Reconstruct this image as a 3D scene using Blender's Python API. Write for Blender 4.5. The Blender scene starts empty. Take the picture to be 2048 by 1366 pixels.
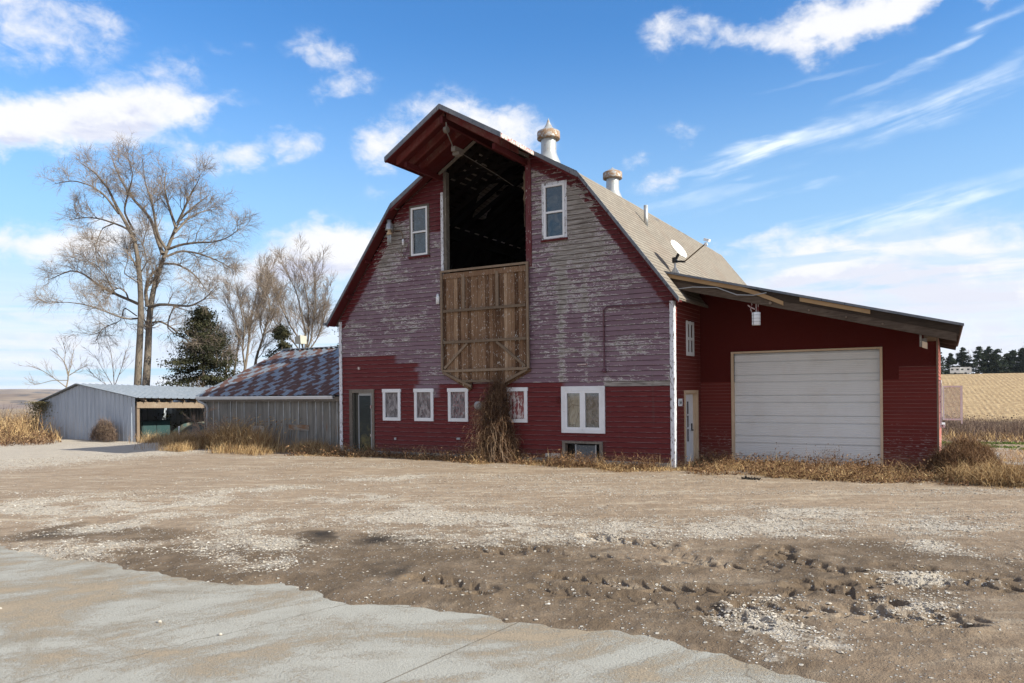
import bpy, math, random
import numpy as np
from mathutils import Matrix, Vector
sc = bpy.context.scene
COL = sc.collection
rng = np.random.default_rng(7)
random.seed(7)
# ---------------------------------------------------------------- camera
cd = bpy.data.cameras.new('camera'); cam = bpy.data.objects.new('camera', cd); COL.objects.link(cam)
cd.sensor_width = 36.0; cd.sensor_fit = 'HORIZONTAL'
cd.lens = 1479.19/2048*36
cd.shift_y = (781.87-683)/2048
cd.clip_start = 0.1; cd.clip_end = 9000
CP = (5.942, -18.1105, 2.0501)
cam.matrix_world = Matrix(((0.861666,0.008555,0.507404,CP[0]),(0.507368,0.006038,-0.861708,CP[1]),(-0.010435,0.999945,0.000862,CP[2]),(0,0,0,1)))
sc.camera = cam
sc.view_settings.view_transform = 'Standard'; sc.view_settings.look = 'None'
sc.view_settings.gamma = 1; sc.view_settings.use_curve_mapping = False
sc.view_settings.exposure = 0.80
sc.cycles.max_bounces = 5; sc.cycles.diffuse_bounces = 3; sc.cycles.glossy_bounces = 2
sc.cycles.transparent_max_bounces = 8; sc.cycles.use_denoising = True
# ---------------------------------------------------------------- sun
SUN_EL, SUN_AZ = 30.0, 86.5      # azimuth clockwise from +Y
se, sa = math.radians(SUN_EL), math.radians(SUN_AZ)
SD = Vector((math.cos(se)*math.sin(sa), math.cos(se)*math.cos(sa), math.sin(se)))
sl = bpy.data.lights.new('sun', 'SUN'); so = bpy.data.objects.new('sun', sl); COL.objects.link(so)
sl.energy = 5.0; sl.angle = math.radians(0.5); sl.color = (1.0, 0.95, 0.80)
so.rotation_euler = SD.to_track_quat('Z', 'Y').to_euler()
so.location = SD*60
# ---------------------------------------------------------------- node helper
class G:
    def __init__(s, tree): s.t = tree; s.N = tree.nodes; s.L = tree.links
    def node(s, ty, **kw):
        n = s.N.new(ty)
        for k, v in kw.items(): setattr(n, k, v)
        return n
    def put(s, sock, v):
        if v is None: return
        if isinstance(v, bpy.types.NodeSocket): s.L.new(v, sock)
        elif isinstance(v, (tuple, list)):
            if sock.type == 'RGBA' and len(v) == 3: v = tuple(v)+(1,)
            sock.default_value = v
        else: sock.default_value = v
    def m(s, op, a, b=None, c=None, clamp=False):
        n = s.node('ShaderNodeMath', operation=op, use_clamp=clamp)
        s.put(n.inputs[0], a); s.put(n.inputs[1], b); s.put(n.inputs[2], c); return n.outputs[0]
    def v(s, op, a, b=None):
        n = s.node('ShaderNodeVectorMath', operation=op)
        s.put(n.inputs[0], a)
        if b is not None: s.put(n.inputs[3 if op == 'SCALE' else 1], b)
        return n.outputs['Value'] if op in ('LENGTH', 'DOT_PRODUCT') else n.outputs[0]
    def sep(s, a):
        n = s.node('ShaderNodeSeparateXYZ'); s.put(n.inputs[0], a); return n.outputs
    def comb(s, x, y, z):
        n = s.node('ShaderNodeCombineXYZ')
        for i, q in enumerate((x, y, z)): s.put(n.inputs[i], q)
        return n.outputs[0]
    def noise(s, vec, scale=1.0, detail=4, rough=.55, dist=0, dim='3D', col=False):
        n = s.node('ShaderNodeTexNoise', noise_dimensions=dim)
        s.put(n.inputs['Vector'], vec); n.inputs['Scale'].default_value = scale
        n.inputs['Detail'].default_value = detail; n.inputs['Roughness'].default_value = rough
        n.inputs['Distortion'].default_value = dist
        return n.outputs['Color' if col else 'Fac']
    def vor(s, vec, scale=1.0, feature='F1', out='Distance', rnd=1.0):
        n = s.node('ShaderNodeTexVoronoi', feature=feature)
        s.put(n.inputs['Vector'], vec); n.inputs['Scale'].default_value = scale; n.inputs['Randomness'].default_value = rnd
        return n.outputs[out]
    def white(s, w):
        n = s.node('ShaderNodeTexWhiteNoise', noise_dimensions='1D'); s.put(n.inputs['W'], w); return n.outputs['Value']
    def ss(s, x, a, b, lo=0.0, hi=1.0, kind='SMOOTHSTEP'):
        n = s.node('ShaderNodeMapRange', interpolation_type=kind); n.clamp = True
        s.put(n.inputs['Value'], x)
        s.put(n.inputs['From Min'], a); s.put(n.inputs['From Max'], b); s.put(n.inputs['To Min'], lo); s.put(n.inputs['To Max'], hi)
        return n.outputs['Result']
    def mix(s, f, a, b, kind='MIX'):
        n = s.node('ShaderNodeMix', data_type='RGBA', blend_type=kind); n.clamp_factor = True
        s.put(n.inputs[0], f); s.put(n.inputs[6], a); s.put(n.inputs[7], b); return n.outputs[2]
    def ramp(s, f, stops, interp='LINEAR'):
        n = s.node('ShaderNodeValToRGB'); cr = n.color_ramp; cr.interpolation = interp
        while len(cr.elements) < len(stops): cr.elements.new(.5)
        for e, (p, c) in zip(cr.elements, stops): e.position = p; e.color = tuple(c)+(1,)
        s.put(n.inputs[0], f); return n.outputs[0]
    def attr(s, name, out='Fac'):
        return s.node('ShaderNodeAttribute', attribute_name=name).outputs[out]
    def scale(s, vec, k):      # per-axis scale
        n = s.node('ShaderNodeVectorMath', operation='MULTIPLY'); s.put(n.inputs[0], vec); n.inputs[1].default_value = k; return n.outputs[0]
    def bump(s, h, dist=.01, strength=1.0):
        n = s.node('ShaderNodeBump'); s.put(n.inputs['Height'], h); n.inputs['Distance'].default_value = dist; n.inputs['Strength'].default_value = strength
        return n.outputs[0]
def material(name, fn, rough=.85, metal=0.0, spec=.3):
    m = bpy.data.materials.new(name); m.use_nodes = True
    g = G(m.node_tree); b = g.N['Principled BSDF']
    b.inputs['Roughness'].default_value = rough; b.inputs['Metallic'].default_value = metal
    b.inputs['Specular IOR Level'].default_value = spec
    g.P = g.node('ShaderNodeTexCoord').outputs['Object']; g.b = b
    r = fn(g)
    if not isinstance(r, dict): r = dict(color=r)
    if 'color' in r: g.put(b.inputs['Base Color'], r['color'])
    if 'rough' in r: g.put(b.inputs['Roughness'], r['rough'])
    if 'metal' in r: g.put(b.inputs['Metallic'], r['metal'])
    if 'normal' in r: g.put(b.inputs['Normal'], r['normal'])
    return m
# ---------------------------------------------------------------- sky
CLOUDS=[(-63.63,23.15,5.43,2.33,-5,0.75,0),(-59.36,24.47,2.67,1.13,0,0.45,0),(-62.03,17.58,5.35,1.86,5,1.25,0),(-64.23,16.91,3.21,1.48,0,1.0,0),(-56.37,19.52,4.39,2.04,8,1.3,0),(-53.49,19.59,1.97,1.42,0,0.8,0),(-59.44,17.53,5.04,1.23,0,0.9,0),(-54.6,22.23,2.74,1.15,0,0.42,0),(-50.77,23.66,1.7,0.61,0,0.3,0),(-50.8,21.08,1.36,0.63,0,0.3,0),(-52.54,16.3,2.83,1.26,5,0.7,0),(-50.5,17.16,1.71,1.16,0,0.6,0),(-47.36,18.1,2.66,1.14,10,0.5,0),(-46.66,17.48,2.14,0.85,20,0.4,0),(-44.85,23.98,2.54,1.41,0,0.72,0),(-42.98,21.8,2.77,0.98,12,0.62,0),(-64.92,14.72,0.79,0.75,0,0.6,0),(-63.22,9.7,5.76,1.52,8,1.2,0),(-58.61,10.76,4.52,1.48,5,0.9,0),(-44.57,10.57,5.45,2.11,3,1.4,0),(-42.0,9.91,4.08,2.21,0,1.2,0),(-47.81,9.0,4.23,1.62,8,0.9,0),(-51.62,8.13,4.04,1.42,0,0.6,0),(-40.04,17.85,2.45,1.56,10,1.0,0),(-36.98,20.01,4.2,1.87,25,0.6,0),(-30.44,19.21,3.67,1.9,-5,1.1,0),(-33.53,19.73,3.47,1.37,10,0.8,0),(-40.83,14.84,2.25,0.71,0,0.25,0),(-21.17,17.06,1.7,0.7,5,0.5,0),(-19.2,15.19,2.31,0.99,15,0.7,0),(-17.42,18.9,1.54,0.74,0,0.5,0),(-18.16,25.18,2.77,1.3,10,0.7,0),(-13.81,24.41,5.32,1.07,-8,0.6,0),(-9.98,24.79,3.39,1.04,10,0.6,0),(-5.37,24.31,5.39,1.74,12,1.25,0),(-7.65,23.68,2.96,0.75,5,0.7,0),(-2.58,24.62,3.32,0.99,10,0.9,0),(2.73,23.4,1.08,0.68,0,0.5,0),(-9.13,9.1,5.03,1.48,5,0.9,0),(-3.94,10.04,8.04,1.61,8,1.0,0),(0.79,8.26,6.51,2.27,5,1.2,0),(-5.86,7.47,8.3,1.21,0,0.9,0),(-13.25,10.81,2.47,0.78,8,0.55,0),(1.88,4.92,7.19,1.95,0,1.2,0),(-2.76,5.55,6.06,1.02,-5,0.8,0),(3.48,2.25,5.33,1.28,0,1.1,0),(-64.08,4.86,6.46,0.7,0,0.6,0),(-61.89,3.3,8.47,0.66,0,0.7,0),(-63.57,1.81,7.08,0.45,0,0.6,0),(-56.56,0.98,9.35,0.42,0,0.5,0),(-47.84,6.09,5.63,1.46,0,0.5,0),(-7.49,6.18,8.5,2.11,0,0.9,0),(-10.47,10.96,3.07,1.05,5,0.6,0),(2.71,6.79,4.34,2.55,0,1.0,0),(-9.18,3.41,6.71,2.16,0,0.6,0),(0.15,1.05,5.73,1.33,0,0.8,0),(-10.4,17.11,8.5,0.56,13,0.85,1),(-1.15,17.86,8.82,0.98,9,0.8,1),(-13.2,15.88,5.28,0.41,24,0.6,1),(0.34,21.29,6.85,0.4,17,0.75,1),(-7.35,21.19,3.93,0.25,7,0.3,1),(-10.78,13.7,5.14,0.31,7,0.65,1),(2.55,19.51,4.36,0.52,15,0.4,1),(-1.21,11.72,7.66,0.91,9,0.9,1),(-16.09,13.85,7.23,0.53,8,0.3,1),(-5.82,11.91,6.39,0.54,10,0.55,1)]
BIG_LIMBS=[([(-34.64,7.9,2.45),(-34.46,7.87,3.96),(-34.25,7.86,5.74),(-34.09,7.82,7.11),(-34.01,7.74,8.19),(-34.01,7.61,9.81),(-34.05,7.45,11.15),(-34.36,7.13,11.81),(-34.59,6.86,12.33),(-34.76,6.63,13.25),(-34.88,6.43,13.76),(-35.16,6.13,14.4),(-35.62,5.72,14.91),(-35.96,5.39,15.15)],0.4,0.03),([(-34.23,8.14,2.44),(-34.18,8.27,4.38),(-34.19,8.38,6.47),(-34.17,8.5,7.59),(-33.94,8.74,8.99),(-33.65,9.01,10.12),(-33.43,9.25,10.97),(-33.26,9.46,11.69),(-33.22,9.59,12.27),(-32.75,9.97,12.85),(-32.21,10.39,13.43),(-31.8,10.74,13.87)],0.42,0.03),([(-34.1,8.22,7.14),(-34.25,8.21,7.98),(-34.22,8.32,8.69),(-34.05,8.51,9.11),(-33.88,8.7,9.33)],0.14,0.1),([(-33.3,8.69,10.18),(-33.97,8.71,11.36),(-34.48,8.83,12.29),(-35.29,8.77,13.08),(-36.11,8.7,13.75),(-36.94,8.63,14.71),(-37.65,8.62,15.69),(-38.3,8.66,16.83)],0.22,0.02),([(-33.11,8.8,10.45),(-33.16,8.31,11.06),(-32.96,7.97,12.07),(-32.7,7.66,12.91),(-32.66,7.21,13.88),(-32.39,6.91,14.82)],0.16,0.02),([(-32.63,9.09,11.69),(-32.97,9.03,12.55),(-33.32,8.98,13.42),(-33.54,8.99,14.29),(-33.53,9.14,15.3)],0.16,0.02),([(-32.56,9.13,11.96),(-31.87,9.1,12.7),(-31.24,9.04,13.41),(-30.55,9.01,13.98),(-30.11,8.84,14.27)],0.14,0.02),([(-32.69,9.05,11.41),(-32.62,9.87,12.39),(-32.46,10.73,12.97),(-32.17,11.68,13.27)],0.13,0.02),([(-33.05,8.84,10.45),(-32.13,9.03,10.66),(-31.04,9.33,10.72),(-29.96,9.61,10.65),(-29.01,9.83,10.85),(-28.18,9.97,11.31)],0.14,0.02),([(-33.12,8.8,10.04),(-32.67,9.41,10.43),(-32.09,10.1,10.34),(-31.5,10.79,10.03),(-31.03,11.42,9.65),(-30.91,11.84,9.27)],0.13,0.02),([(-33.24,8.73,9.62),(-32.2,8.76,9.53),(-31.05,8.85,9.02),(-30.16,8.8,8.4),(-29.39,8.67,7.66)],0.12,0.02),([(-34.7,7.87,11.3),(-35.42,7.8,11.79),(-36.3,7.62,12.14),(-37.32,7.37,12.5),(-38.35,7.11,12.65),(-39.52,6.77,12.59)],0.13,0.02),([(-35.72,7.27,12.0),(-36.08,6.77,11.68),(-36.07,6.48,10.94),(-35.95,6.26,10.35),(-35.35,6.32,9.75)],0.07,0.015),([(-35.48,7.41,12.55),(-36.68,7.29,13.8),(-37.89,7.15,14.51),(-39.25,6.93,14.95),(-40.82,6.59,14.89)],0.12,0.02),([(-34.77,7.83,11.58),(-34.64,7.18,12.53),(-33.8,6.95,13.45),(-32.97,6.71,14.2),(-32.6,6.21,15.06)],0.11,0.02),([(-34.54,7.96,7.29),(-35.13,7.86,7.53),(-35.93,7.64,7.84),(-36.74,7.41,8.23),(-37.56,7.18,8.69),(-38.37,6.95,9.29),(-39.2,6.71,9.55),(-40.66,6.1,8.96)],0.19,0.02),([(-35.05,7.66,7.57),(-35.04,7.52,7.97),(-35.28,7.24,8.23),(-35.63,6.88,7.94),(-35.75,6.67,7.66)],0.09,0.02),([(-35.76,7.24,7.99),(-35.73,6.68,9.02),(-35.7,6.11,9.49),(-36.01,5.35,9.61)],0.07,0.015),([(-34.6,7.92,6.46),(-34.82,7.5,6.37),(-35.17,7.01,6.56),(-35.62,6.45,6.88),(-36.31,5.76,7.2),(-36.98,5.07,7.31),(-37.64,4.39,7.16)],0.1,0.015),([(-34.64,7.9,6.6),(-35.65,7.74,7.2),(-36.14,7.89,6.4),(-37.48,7.53,6.03),(-38.22,7.53,5.21)],0.06,0.015),([(-33.95,8.3,7.14),(-33.01,8.39,7.22),(-31.95,8.56,7.1),(-30.89,8.71,6.98),(-29.85,8.86,7.32),(-28.93,8.94,7.99)],0.17,0.02),([(-32.67,9.06,7.19),(-32.73,8.79,6.83),(-32.79,8.52,5.85),(-31.91,8.81,5.28),(-30.68,9.3,4.98),(-29.93,9.51,4.55)],0.09,0.015),([(-33.93,8.32,6.17),(-33.85,8.8,6.34),(-33.71,9.31,6.09),(-33.32,9.98,5.41),(-32.8,10.72,4.71)],0.12,0.02),([(-34.56,7.95,8.53),(-35.59,7.73,9.15),(-35.66,8.07,10.04),(-36.09,8.21,10.81)],0.06,0.015),([(-34.44,8.02,9.08),(-33.76,8.03,9.71),(-33.68,7.69,10.61),(-33.13,7.64,11.62)],0.07,0.015)]
GROVE=[[([(-36.15,15.13,2.88),(-35.59,14.84,3.85),(-35.35,14.37,4.56),(-34.79,14.08,5.01)],0.16,0.08),([(-35.73,15.38,2.63),(-35.45,15.55,4.6),(-35.28,15.65,5.84),(-35.48,15.53,6.83),(-35.74,15.38,7.82),(-35.89,15.29,8.57)],0.2,0.03),([(-35.09,15.76,2.99),(-35.08,16.07,4.36),(-35.18,16.32,5.37),(-35.28,16.58,6.9),(-35.27,16.89,8.06),(-35.14,17.28,9.73),(-35.24,17.53,10.54)],0.26,0.03),([(-34.97,15.82,3.85),(-34.99,15.63,5.08),(-34.69,15.62,6.3),(-34.76,15.4,7.52),(-34.83,15.17,8.97),(-34.9,14.94,9.68)],0.18,0.02)],[([(-32.02,14.08,3.39),(-31.65,13.99,4.42),(-31.08,14.02,5.55),(-30.66,13.96,6.45),(-30.25,13.89,7.1),(-30.13,13.65,7.98),(-30.2,13.3,8.96)],0.24,0.03),([(-31.5,14.39,5.48),(-31.69,14.28,6.53),(-31.48,14.4,7.46),(-31.27,14.52,8.62)],0.1,0.02)],[([(-33.03,19.29,4.66),(-32.88,19.11,5.29),(-33.03,18.76,5.91),(-33.29,18.34,6.66),(-33.54,17.93,7.66),(-33.79,17.52,8.9),(-33.93,17.17,9.75),(-33.85,16.96,10.21)],0.2,0.02),([(-33.03,19.29,4.66),(-32.88,19.38,5.43),(-32.93,19.35,6.46),(-33.14,19.23,7.49),(-33.35,19.1,8.78),(-33.68,18.91,9.81),(-34.11,18.66,10.59),(-34.33,18.53,11.23)],0.22,0.02),([(-33.0,19.31,4.66),(-32.97,19.64,5.57),(-33.1,19.87,7.02),(-33.34,20.04,8.35),(-33.7,20.14,9.7),(-34.23,20.14,10.8),(-34.54,20.26,11.77)],0.2,0.02),([(-32.97,19.33,4.66),(-32.45,19.48,5.8),(-32.29,19.42,6.94),(-31.96,19.46,8.07),(-31.96,19.31,9.33),(-31.85,19.22,10.46),(-31.53,19.25,10.81)],0.18,0.02),([(-32.97,19.33,4.66),(-32.39,19.85,5.69),(-32.16,20.17,6.73),(-31.99,20.46,7.78),(-31.93,20.68,8.84),(-31.7,21.01,9.64)],0.15,0.02),([(-33.06,19.27,4.66),(-33.47,18.66,5.67),(-33.87,18.05,6.42),(-34.06,17.57,6.9),(-33.91,17.29,7.63),(-33.33,17.26,8.46)],0.14,0.02)]]
SMALL_TREES=[[([(-39.28,6.32,2.22),(-39.09,6.44,3.21),(-39.32,6.3,4.06),(-39.68,6.09,4.49),(-40.05,5.87,4.77)],0.07,0.02),([(-39.21,6.36,2.5),(-39.7,6.08,2.93),(-40.42,5.65,3.51),(-41.28,5.15,3.87)],0.05,0.015),([(-39.15,6.4,3.07),(-38.96,6.51,3.91),(-38.83,6.59,4.76)],0.05,0.015),([(-39.09,6.44,3.21),(-38.6,6.73,3.55),(-38.11,7.02,3.83)],0.04,0.012),([(-39.15,6.4,2.92),(-39.94,5.93,2.93),(-40.8,5.43,2.66),(-41.1,5.25,2.81)],0.04,0.012),([(-39.32,6.3,3.92),(-39.26,6.34,4.62),(-39.37,6.27,5.19)],0.03,0.01)],[([(-38.72,8.98,2.64),(-38.77,8.95,3.67),(-38.89,8.88,4.86),(-39.2,8.69,5.75)],0.04,0.012),([(-38.72,8.98,2.49),(-38.32,9.21,3.67),(-38.06,9.37,4.85)],0.04,0.012),([(-38.74,8.96,2.49),(-39.34,8.61,3.68),(-39.78,8.35,4.57)],0.035,0.01),([(-38.74,8.96,2.34),(-39.48,8.53,2.94),(-40.24,8.08,3.69)],0.03,0.01)]]
GRAVEL=[(-7.3, -10.64, 2.02, 1.46), (-8.72, -10.85, 1.16, 1.04), (-5.26, -10.74, 1.25, 1.07), (-5.48, -11.82, 1.09, 0.68), (-2.67, -10.36, 0.68, 1.19), (-1.71, -10.69, 0.42, 0.8), (-3.63, -10.4, 0.48, 0.94), (-3.44, -12.5, 0.86, 0.48), (-4.26, -12.69, 0.41, 0.3), (-1.18, -12.02, 0.55, 0.19), (-1.6, -8.86, 0.96, 0.93), (-0.0, -8.99, 1.1, 1.11), (1.32, -8.52, 1.07, 0.94), (2.84, -8.01, 0.96, 0.72), (3.17, -7.13, 0.43, 0.73), (4.21, -6.72, 0.92, 0.53), (5.4, -7.35, 0.69, 0.54), (6.22, -7.42, 0.54, 0.51), (-24.82, -1.13, 3.76, 5.0), (-22.43, -4.04, 1.56, 3.94), (-5.41, -4.55, 1.19, 0.61), (-6.27, -7.63, 1.26, 0.65), (-3.63, -7.82, 0.85, 0.57), (3.01, -5.14, 1.17, 0.45), (4.58, -5.19, 1.55, 0.41), (5.96, -5.91, 0.89, 0.34), (4.74, -11.98, 0.43, 0.37), (5.31, -11.54, 0.52, 0.33), (5.94, -10.52, 0.43, 0.49), (4.92, -11.16, 0.52, 0.3), (5.72, -9.4, 0.4, 0.33)]
MUD=[(-1.78, -12.25, 2.02, 0.63), (-4.55, -11.98, 1.32, 0.43), (0.31, -12.07, 1.37, 0.62), (1.52, -10.92, 1.7, 0.95), (2.87, -11.75, 1.23, 0.66), (-0.6, -10.31, 0.48, 0.27), (-1.51, -10.51, 0.35, 0.29), (4.27, -11.67, 0.85, 0.86), (-5.4, -12.5, 0.74, 0.35), (5.25, -9.19, 1.59, 0.96)]
DAMP=[(-0.53, -10.34, 0.42, 0.23), (-1.54, -10.53, 0.28, 0.25), (-1.52, -10.97, 0.17, 0.14), (-5.2, -12.4, 0.27, 0.17), (0.53, -11.66, 0.23, 0.16)]
TRACKS=[[(2.4, -11.57), (2.94, -11.56), (3.52, -11.49), (4.0, -11.52), (4.48, -11.68)], [(1.11, -9.87), (2.04, -10.02), (2.84, -9.94), (3.52, -9.85)], [(2.37, -11.08), (3.34, -11.0), (4.05, -10.84), (4.67, -10.39), (5.5, -9.56), (6.39, -8.93)], [(4.37, -11.21), (5.18, -10.94), (5.94, -10.94)], [(1.73, -8.9), (2.35, -9.01), (2.81, -8.98)], [(2.72, -9.19), (3.24, -9.51), (3.78, -9.77), (4.14, -9.68), (4.13, -8.51)], [(4.31, -9.02), (4.7, -9.28), (5.02, -9.43)], [(5.37, -8.92), (5.67, -8.96), (5.95, -8.96)], [(4.68, -10.18), (5.08, -10.37), (5.39, -10.53)], [(5.33, -9.74), (5.73, -9.61), (5.97, -9.53)], [(5.55, -10.56), (5.79, -10.68), (6.05, -10.82)], [(1.09, -11.89), (1.49, -11.85), (1.88, -11.89)], [(0.48, -10.43), (0.84, -10.41), (1.29, -10.3)], [(6.27, -9.41), (6.61, -9.42)]]
world = bpy.data.worlds.new('World'); sc.world = world; world.use_nodes = True
world.cycles.sampling_method = 'MANUAL'; world.cycles.sample_map_resolution = 256
def build_sky():
    t = world.node_tree; g = G(t); bg = g.N['Background']; bg.inputs['Strength'].default_value = 0.10
    D = g.v('NORMALIZE', g.node('ShaderNodeTexCoord').outputs['Generated'])
    sky = g.node('ShaderNodeTexSky', sky_type='NISHITA'); sky.sun_disc = False
    sky.sun_elevation = se; sky.sun_rotation = sa; sky.air_density = 1.0; sky.dust_density = .6; sky.ozone_density = 2.2; sky.altitude = 400
    # cloud cover as a node group so that it can be read twice (once for density, once towards the sun)
    ng = bpy.data.node_groups.new('cloud_cover', 'ShaderNodeTree')
    ng.interface.new_socket('V', in_out='INPUT', socket_type='NodeSocketVector')
    ng.interface.new_socket('D', in_out='OUTPUT', socket_type='NodeSocketFloat')
    ng.interface.new_socket('C', in_out='OUTPUT', socket_type='NodeSocketFloat')
    q = G(ng); gi = q.node('NodeGroupInput'); go = q.node('NodeGroupOutput'); A = gi.outputs[0]   # (azimuth, elevation) in degrees
    wv = q.scale(A, (1, 1.5, 1))
    w1 = q.noise(wv, .16, 5, .6, col=True); w2 = q.noise(q.scale(A, (.35, 1.6, 1)), .3, 4, .6, col=True)
    off = q.v('SCALE', q.v('SUBTRACT', w1, (.5, .5, .5)), 4.6)
    Aw = q.v('ADD', A, off); Ac = q.v('ADD', A, q.v('SCALE', q.v('SUBTRACT', w2, (.5, .5, .5)), 3.0))
    Aw = q.scale(Aw, (1, 1, 0)); Ac = q.scale(Ac, (1, 1, 0))
    acc = None; cir = None; last = None
    for a, e, ra, re, rot, amp, k in CLOUDS:
        src = Aw if k == 0 else Ac
        if last is not None: src = q.v('ADD', src, q.v('SCALE', (1, 1, 0), q.m('MULTIPLY', last, 1e-5)))    # keeps the node evaluation in sequence
        n = q.node('ShaderNodeMapping', vector_type='TEXTURE'); q.put(n.inputs[0], src)
        n.inputs['Location'].default_value = (a, e, 0); n.inputs['Rotation'].default_value = (0, 0, math.radians(rot)); n.inputs['Scale'].default_value = (ra*1.4, re*1.45, 1)
        f = q.m('MULTIPLY', q.ss(q.v('LENGTH', n.outputs[0]), 1.0, .0), amp)
        if k == 0: acc = f if acc is None else q.m('ADD', acc, f)
        else: cir = f if cir is None else q.m('ADD', cir, f)
        last = acc if k == 0 else cir
    fine = q.noise(wv, .55, 7, .62, .3)
    d = q.m('ADD', acc, q.m('MULTIPLY', q.m('SUBTRACT', fine, .50), 2.1))
    d = q.m('MULTIPLY', q.ss(d, -.05, 1.45), q.ss(acc, .0, .35))
    # streaks
    rotA = q.node('ShaderNodeMapping', vector_type='POINT'); q.put(rotA.inputs[0], A); rotA.inputs['Rotation'].default_value = (0, 0, math.radians(-11))
    st = q.noise(q.scale(rotA.outputs[0], (.09, 1.1, 1)), 1.0, 7, .6, .4)
    st2 = q.noise(q.scale(rotA.outputs[0], (.3, .6, 1)), 1.0, 4, .6, .4)
    c = q.m('MULTIPLY', q.m('MULTIPLY', cir, q.ss(st, .33, .66)), q.ss(st2, .3, .6, .4, 1.0), clamp=True)
    q.put(go.inputs[0], d); q.put(go.inputs[1], c)
    X = g.sep(D)
    az = g.m('MULTIPLY', g.m('ARCTAN2', X[0], X[1]), 57.29578); el = g.m('MULTIPLY', g.m('ARCSINE', X[2]), 57.29578)
    A0 = g.comb(az, el, 0); A1 = g.v('ADD', A0, (1.6, 2.6, 0))
    n0 = g.node('ShaderNodeGroup'); n0.node_tree = ng; g.put(n0.inputs[0], A0)
    n1 = g.node('ShaderNodeGroup'); n1.node_tree = ng; g.put(n1.inputs[0], A1)
    # clear sky: the sky model with a deeper, photographic blue and a pale horizon
    sep = g.node('ShaderNodeHueSaturation'); sep.inputs['Saturation'].default_value = 1.12; sep.inputs['Value'].default_value = SKY_VAL; g.put(sep.inputs['Color'], sky.outputs[0])
    clear = g.mix(1.0, sep.outputs[0], SKY_TINT, 'MULTIPLY')
    ht = g.ss(el, 1, 27, 1, 0)
    clear = g.mix(g.m('MULTIPLY', g.m('POWER', ht, 1.0), .88), clear, (3.0, 4.3, 5.5))
    # low stratus bands towards the horizon
    bnd = g.noise(g.scale(A0, (.045, .75, 1)), 1.0, 5, .6, .5)
    low = g.m('MULTIPLY', g.ss(el, 12, 2.5), g.ss(bnd, .30, .52))
    shade = g.m('MULTIPLY', g.ss(n1.outputs[0], .05, .8), g.ss(n0.outputs[0], .45, .95))
    strat = g.noise(g.scale(A0, (.09, .5, 1)), 1.0, 5, .6, .4); shade = g.m('MULTIPLY', shade, g.ss(strat, .30, .58))
    open_ = g.m('MULTIPLY', g.m('MULTIPLY', g.ss(el, 19, 12), g.ss(az, -30, -20)), g.ss(strat, .56, .40)); cov = g.m('MULTIPLY', n0.outputs[0], g.m('SUBTRACT', 1, g.m('MULTIPLY', open_, .65)))
    ccol = g.mix(g.m('MULTIPLY', shade, g.ss(az, -20, -8, .75, .38)), CLOUD_W, CLOUD_G)
    ccol = g.mix(g.m('MULTIPLY', g.ss(el, 14, 3), .12), ccol, CLOUD_G)
    sky1 = g.mix(g.m('MULTIPLY', n0.outputs[1], .85), clear, (6.0, 6.5, 6.9))
    sky2 = g.mix(g.m('MULTIPLY', low, .85), sky1, g.mix(g.noise(g.scale(A0, (.06, 1.5, 1)), 1.0, 3), (3.9, 4.5, 5.9), (6.2, 6.4, 6.7)))
    out = g.mix(g.m('MULTIPLY', cov, .96), sky2, ccol)
    # broken cloud added outside the picture to whiten and brighten the ambient light
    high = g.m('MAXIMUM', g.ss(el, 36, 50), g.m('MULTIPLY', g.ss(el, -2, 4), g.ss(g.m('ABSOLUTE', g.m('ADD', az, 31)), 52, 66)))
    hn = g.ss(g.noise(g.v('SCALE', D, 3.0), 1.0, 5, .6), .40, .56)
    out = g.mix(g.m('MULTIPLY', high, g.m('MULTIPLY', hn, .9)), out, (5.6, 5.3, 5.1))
    out = g.mix(g.ss(el, -.5, -4), out, (1.6, 1.4, 1.2))
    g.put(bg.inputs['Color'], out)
SKY_VAL = 1.0; SKY_TINT = (.66, 1.05, 1.30); CLOUD_W = (5.9, 5.9, 6.05); CLOUD_G = (3.5, 3.8, 5.1)
build_sky()
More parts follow.
